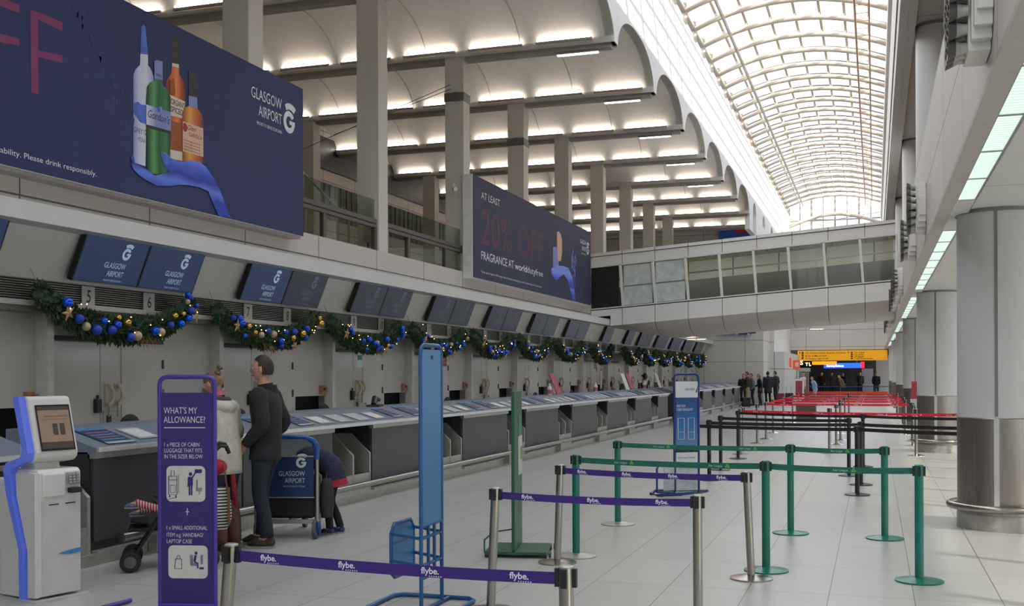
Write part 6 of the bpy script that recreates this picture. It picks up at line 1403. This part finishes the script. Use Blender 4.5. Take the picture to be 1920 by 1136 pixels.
p = local(sc_, sa, (-.1, -.36, .84)); r = root('folded_blanket', 'bright red cloth bundled on top of the pushchair', 'cloth', p, sa); b = MB(); b.ball((0, 0, .02), 1, 0, 14, 8, (.16, .10, .07)); b.build('cloth', mat('blanket_red', (170, 20, 40), .85, var=.3, scale=20), r)
# ----- staff member behind the desk
WS = mat('white_shirt', (214, 214, 214), .8)
stf, _ = person('staff member in white shirt and dark waistcoat standing behind the desk', (-8.05, 40.0, 0), math.radians(-75), 1.68, WS, mat('black_trousers', (24, 24, 28), .8), None, HDK, SKIND, detail=False, hairstyle='bun')
b = MB(); loft(b, [((0, 0, .9), .176, .13), ((0, 0, 1.1), .168, .126), ((0, 0, 1.26), .18, .13), ((0, -.01, 1.36), .12, .11)], 14); b.build('waistcoat', mat('navy_waistcoat', (24, 28, 44), .8), stf)
# ----- people far down the hall
far = [
 ('person with dark hair tied back bending at the far desk end', (-6.6, 58.9), 200, 1.66, (30, 30, 34), (24, 24, 28), HDK, 'bun', .12, .86),
 ('person in dark brown jacket and beige trousers with arm on the far desk', (-6.15, 57.2), 80, 1.76, (44, 34, 28), (150, 132, 108), HBR, 'short', .05, .80),
 ('person in grey coat half hidden between brown jacket and long dark coat', (-6.05, 58.5), 100, 1.68, (90, 92, 98), (30, 30, 34), HDK, 'short', .1, .84),
 ('woman with blond hair in a black coat in the far group', (-5.72, 59.0), 110, 1.64, (26, 26, 30), (70, 40, 42), HBL, 'long', .1, .70),
 ('heavy-set person in a long dark navy coat seen from behind in the far group', (-5.35, 59.4), 25, 1.78, (28, 32, 42), (24, 24, 26), HDK, 'short', .0, .62),
 ('person in a black jacket with a bag, outermost of the far desk group', (-5.1, 61.5), 60, 1.8, (30, 29, 30), (26, 26, 28), HDK, 'short', .08, .8),
 ('person in a white hooded top beside the pink notice stand', (-3.85, 65.0), 150, 1.72, (206, 204, 204), (130, 90, 100), HDK, 'short', .0, .8),
 ('person in pale blue sweater bending near the end wall', (-3.25, 65.5), 120, 1.5, (150, 176, 200), (170, 170, 176), HBL, 'short', .3, .8),
 ('person in tan jacket bending beyond the orange barrier', (-1.9, 72.5), 110, 1.62, (112, 96, 66), (30, 28, 28), HBR, 'short', .35, .8),
 ('grey-haired man in a black coat standing alone before the end wall door', (.1, 78.5), 190, 1.74, (24, 24, 26), (28, 28, 32), mat('hair_grey', (130, 126, 120), .6), 'short', 0, .66),
 ('dark silhouetted person under the lit shop sign, leftish in the shop mouth', (-3.6, 82), 170, 1.75, (40, 36, 32), (26, 26, 28), HDK, 'short', 0, .8),
 ('dark silhouetted person deeper in the shop, brown top', (-3.0, 84), 200, 1.72, (70, 58, 44), (26, 26, 28), HDK, 'short', 0, .8),
 ('dark silhouetted person beneath the blue exchange sign', (-2.2, 84), 160, 1.7, (36, 34, 34), (26, 26, 28), HDK, 'long', 0, .8),
 ('dark silhouetted person near the partition by the exchange sign', (-1.0, 83), 185, 1.76, (48, 44, 42), (26, 26, 28), HDK, 'short', 0, .8)]
flab = {10: 'dark-clothed person nearest the core wall inside the shop mouth', 11: 'person in brown top deeper inside the shop mouth', 12: 'long-haired person in dark clothes beneath the blue exchange sign', 13: 'dark-clothed person beside the grey partition inside the shop mouth'}
for i, (lab, (x, y), rzd, h, tc_, lc, hr, hs_, ln_, ct) in enumerate(far):
    person(flab.get(i, lab), (x, y, 0), math.radians(rzd), h, mat('far_top_%d' % i, tc_, .85, var=.15), mat('far_legs_%d' % i, lc, .85), None, hr, SKIN if i != 4 else SKIND, lean=ln_, headtilt=ln_ * .6, detail=False, hairstyle=hs_, coat=ct, wide=1.2 if i == 4 else 1.05, seg=10,
        J=dict(elr=(.25, .02, 1.15), wrr=(.2, .25, 1.05)) if i in (1, 3, 5) else None)
def case(x, y, c, lab, h=.62):
    r = root('suitcase', lab, 'suitcase', (x, y, 0), .3); MB().box(-.2, .2, -.13, .13, .04, h).build('shell', mat('case_' + lab.split()[0], c, .6), r, bevel=.03)
    b = MB(); b.tube([(-.12, .1, h), (-.12, .1, h + .35), (.12, .1, h + .35), (.12, .1, h)], .01, 5); b.build('pull_handle', STEELD, r)
    for q in (-.15, .15): MB().tube([(q - .02, .08, .03), (q + .02, .08, .03)], .03, 8).build('wheel', BLACK, r)
case(-4.75, 59.8, (110, 24, 40), 'maroon suitcase beside the far desk group'); case(-4.35, 60.6, (26, 26, 28), 'black suitcase next to the maroon one'); case(-6.0, 55.0, (32, 30, 30), 'dark low suitcase at the feet of the brown jacket person', .5)
# ================================================================= FAR END OF THE HALL
YEL = mat('sign_yellow', (222, 160, 12), .5, var=.03, emis=(222, 150, 10), es=.25)
r = root('overhead_sign', 'long yellow direction sign over the opening in the end wall', 'sign', (-4.95, 76.8, 0)); MB().box(0, 5.75, 0, .18, 2.52, 3.2).build('sign_box', YEL, r)
DBR = mat('sign_dark_text', (60, 44, 14), .6)
for st_, x, z, wd_s in (('UK, Channel Islands, Republic of Ireland', .5, 2.99, 2.6), ('& Isle of Man arrivals', .5, 2.80, 1.4), ('T2 Check-in desk A1-A9', .5, 2.61, 1.5), ('Car rental', 3.65, 3.0, .65), ('Car parks', 3.65, 2.87, .6), ('Left luggage', 3.65, 2.74, .6), ('Trains, buses & taxis', 3.65, 2.60, 1.2)):
    b = MB(); b.text(st_, (x, -.01, z), PX, PZ, .11, 'L', 0, .01, wid=wd_s); b.build('lettering', DBR, r)
b = MB()
for z in (3.0, 2.84, 2.66): b.box(.27, .39, -.015, 0, z - .02, z + .11)
for z in (3.02, 2.89, 2.76, 2.62): b.box(3.45, 3.57, -.015, 0, z - .02, z + .08)
b.prism([(.13, 3.0), (.17, 3.0), (.17, 3.06), (.2, 3.06), (.15, 3.12), (.1, 3.06), (.13, 3.06)], (0, -.012, 0), (1, 0, 0), (0, 0, 1), (0, .006, 0)); b.prism([(3.28, 3.0), (3.32, 3.0), (3.32, 3.06), (3.35, 3.06), (3.30, 3.12), (3.25, 3.06), (3.28, 3.06)], (0, -.012, 0), (1, 0, 0), (0, 0, 1), (0, .006, 0)); b.build('pictogram', DBR, r)
r = root('shop_sign', 'lit blue currency exchange sign with red end inside the shop mouth', 'sign', (-3.55, 84.0, 0))
MB().box(.3, .34, .04, .08, 2.4, 2.91).build('hanger', STEELD, r); MB().box(2.3, 2.34, .04, .08, 2.4, 2.91).build('hanger', STEELD, r); MB().box(0, 2.75, 0, .1, 2.05, 2.42).build('light_box', emit_mat('shop_blue', (36, 84, 226), 1.3), r); MB().box(2.6, 2.85, -.02, .1, 2.05, 2.5).build('red_end', emit_mat('shop_red', (224, 36, 48), 1.2), r)
b = MB(); b.text('Currency Exchange', (.2, -.01, 2.15), PX, PZ, .15, 'L', 0, .03, wid=1.2); b.build('lettering', emit_mat('shop_white', (250, 250, 255), 2.), r)
r = root('shop_sign', 'hanging yellow sign inside the shop mouth above the blue one', 'sign', (-4.3, 81.0, 0)); MB().box(0, 1.75, 0, .12, 2.28, 2.52).build('light_box', emit_mat('shop_yellow', (230, 160, 20), .7), r); MB().box(.85, .9, .03, .08, 2.5, 2.9).build('hanger', STEELD, r)
for i, (ch_, x) in enumerate((('S', -4.95), ('T', -4.6), ('L', -4.35))):
    r = root('shop_letter', ['lit letter S at the shop entrance', 'small lit letter T beside the letter S', 'small lit letter L, third in the shop entrance'][i], 'letter', (x, 79.5, 0)); b = MB(); b.text(ch_, (0, 0, 2.28 - .08 * (i > 0)), PX, PZ, .3 if i == 0 else .22, 'L', 0, .03); b.build('letter_face', emit_mat('letter_glow', (255, 226, 170), 2.2), r); MB().box(-.02, .2, .02, .08, 2.1, 2.6).build('backing', DARK, r); MB().box(.05, .1, .03, .07, 2.58, 2.9).build('hanger', STEELD, r)
r = root('exit_sign', 'orange square sign on the core wall, nearer one', 'sign', (-4.845, 67.8, 0)); MB().box(0, .1, 0, .7, 2.05, 2.6).build('sign_box', emit_mat('orange_sign', (214, 78, 46), .2), r); MB().box(.1, .104, .2, .5, 2.2, 2.45).build('symbol', PAPER, r)
r = root('exit_sign', 'orange sign on the core wall, farther and wider one', 'sign', (-4.845, 71.0, 0)); MB().box(0, .4, 0, .1, 1.95, 2.5).build('sign_box', emit_mat('orange_sign', (214, 78, 46), .2), r); MB().box(.12, .32, -.004, 0, 2.1, 2.35).build('symbol', PAPER, r)
r = root('notice_stand', 'white notice stand with pink printed panel near the core wall', 'sign', (-4.3, 63.5, 0)); MB().box(0, .55, -.04, .04, .25, 1.35).build('panel', WHITE, r); MB().box(.09, .46, -.05, -.04, .35, 1.25).build('printed_sheet', mat('pink_sheet', (150, 60, 72), .6, var=.3, scale=20), r); MB().box(-.05, .6, -.2, .2, 0, .05).build('base', STEELD, r); MB().box(.24, .31, -.02, .02, .05, .25).build('stem', STEELD, r)
r = root('postcard_rack', 'tall grey rack standing before the shop entrance', 'rack', (-4.4, 74.5, 0))
b = MB(); b.box(-.3, .3, -.25, .25, .1, 1.75); b.build('rack_body', mat('rack_grey', (110, 116, 126), .5, var=.5, scale=14), r); MB().box(-.4, .4, -.1, .1, 1.78, 2.02).build('header', mat('rack_header', (176, 180, 160), .5), r); MB().box(-.35, .35, -.3, .3, 0, .1).build('base', DARK, r)
r = root('leaflet_stand', 'leaflet stand with red top panel beside the third round column', 'stand', (.95, 28.8, 0))
MB().tube([(0, 0, .03), (0, 0, 1.0)], .03, 10).build('pole', STEEL, r); MB().lathe([(0, .03), (.17, .02), (.17, 0), (0, 0)][::-1], n=20).build('base', CHROME, r)
MB().box(-.09, .09, -.03, .01, .95, 1.45).build('panel', mat('leaflet_red', (176, 60, 70), .5, var=.5, scale=22), r); MB().box(-.12, .12, -.09, -.03, .82, 1.02).build('tray', mat('clear_tray', (190, 192, 194), .3), r)
r = root('grey_bin', 'low grey cabinet standing among the far red belts', 'cabinet', (-2.35, 41, 0)); MB().box(-.35, .35, -.2, .2, 0, .55).build('body_shell', mat('bin_grey', (104, 102, 100), .5), r, bevel=.02); MB().box(-.37, .37, -.22, .22, .55, .6).build('lid', STEELD, r)
r = root('timber_post', 'slim brown post standing near the white-topped person', 'post', (-3.6, 64.0, 0)); MB().box(-.07, .07, -.07, .07, 0, 1.7).build('shaft', mat('post_brown', (126, 92, 80), .6), r); MB().box(-.14, .14, -.14, .14, 0, .04).build('foot', DARK, r)
r = root('grey_door_panel', 'grey free-standing door panel beside the end wall opening', 'panel', (-.9, 84.5, 0)); MB().box(0, .8, 0, .08, 0, 2.0).build('leaf', mat('pale_grey_door', (160, 168, 172), .5), r); MB().box(.68, .74, -.03, 0, .95, 1.05).build('handle', STEEL, r)
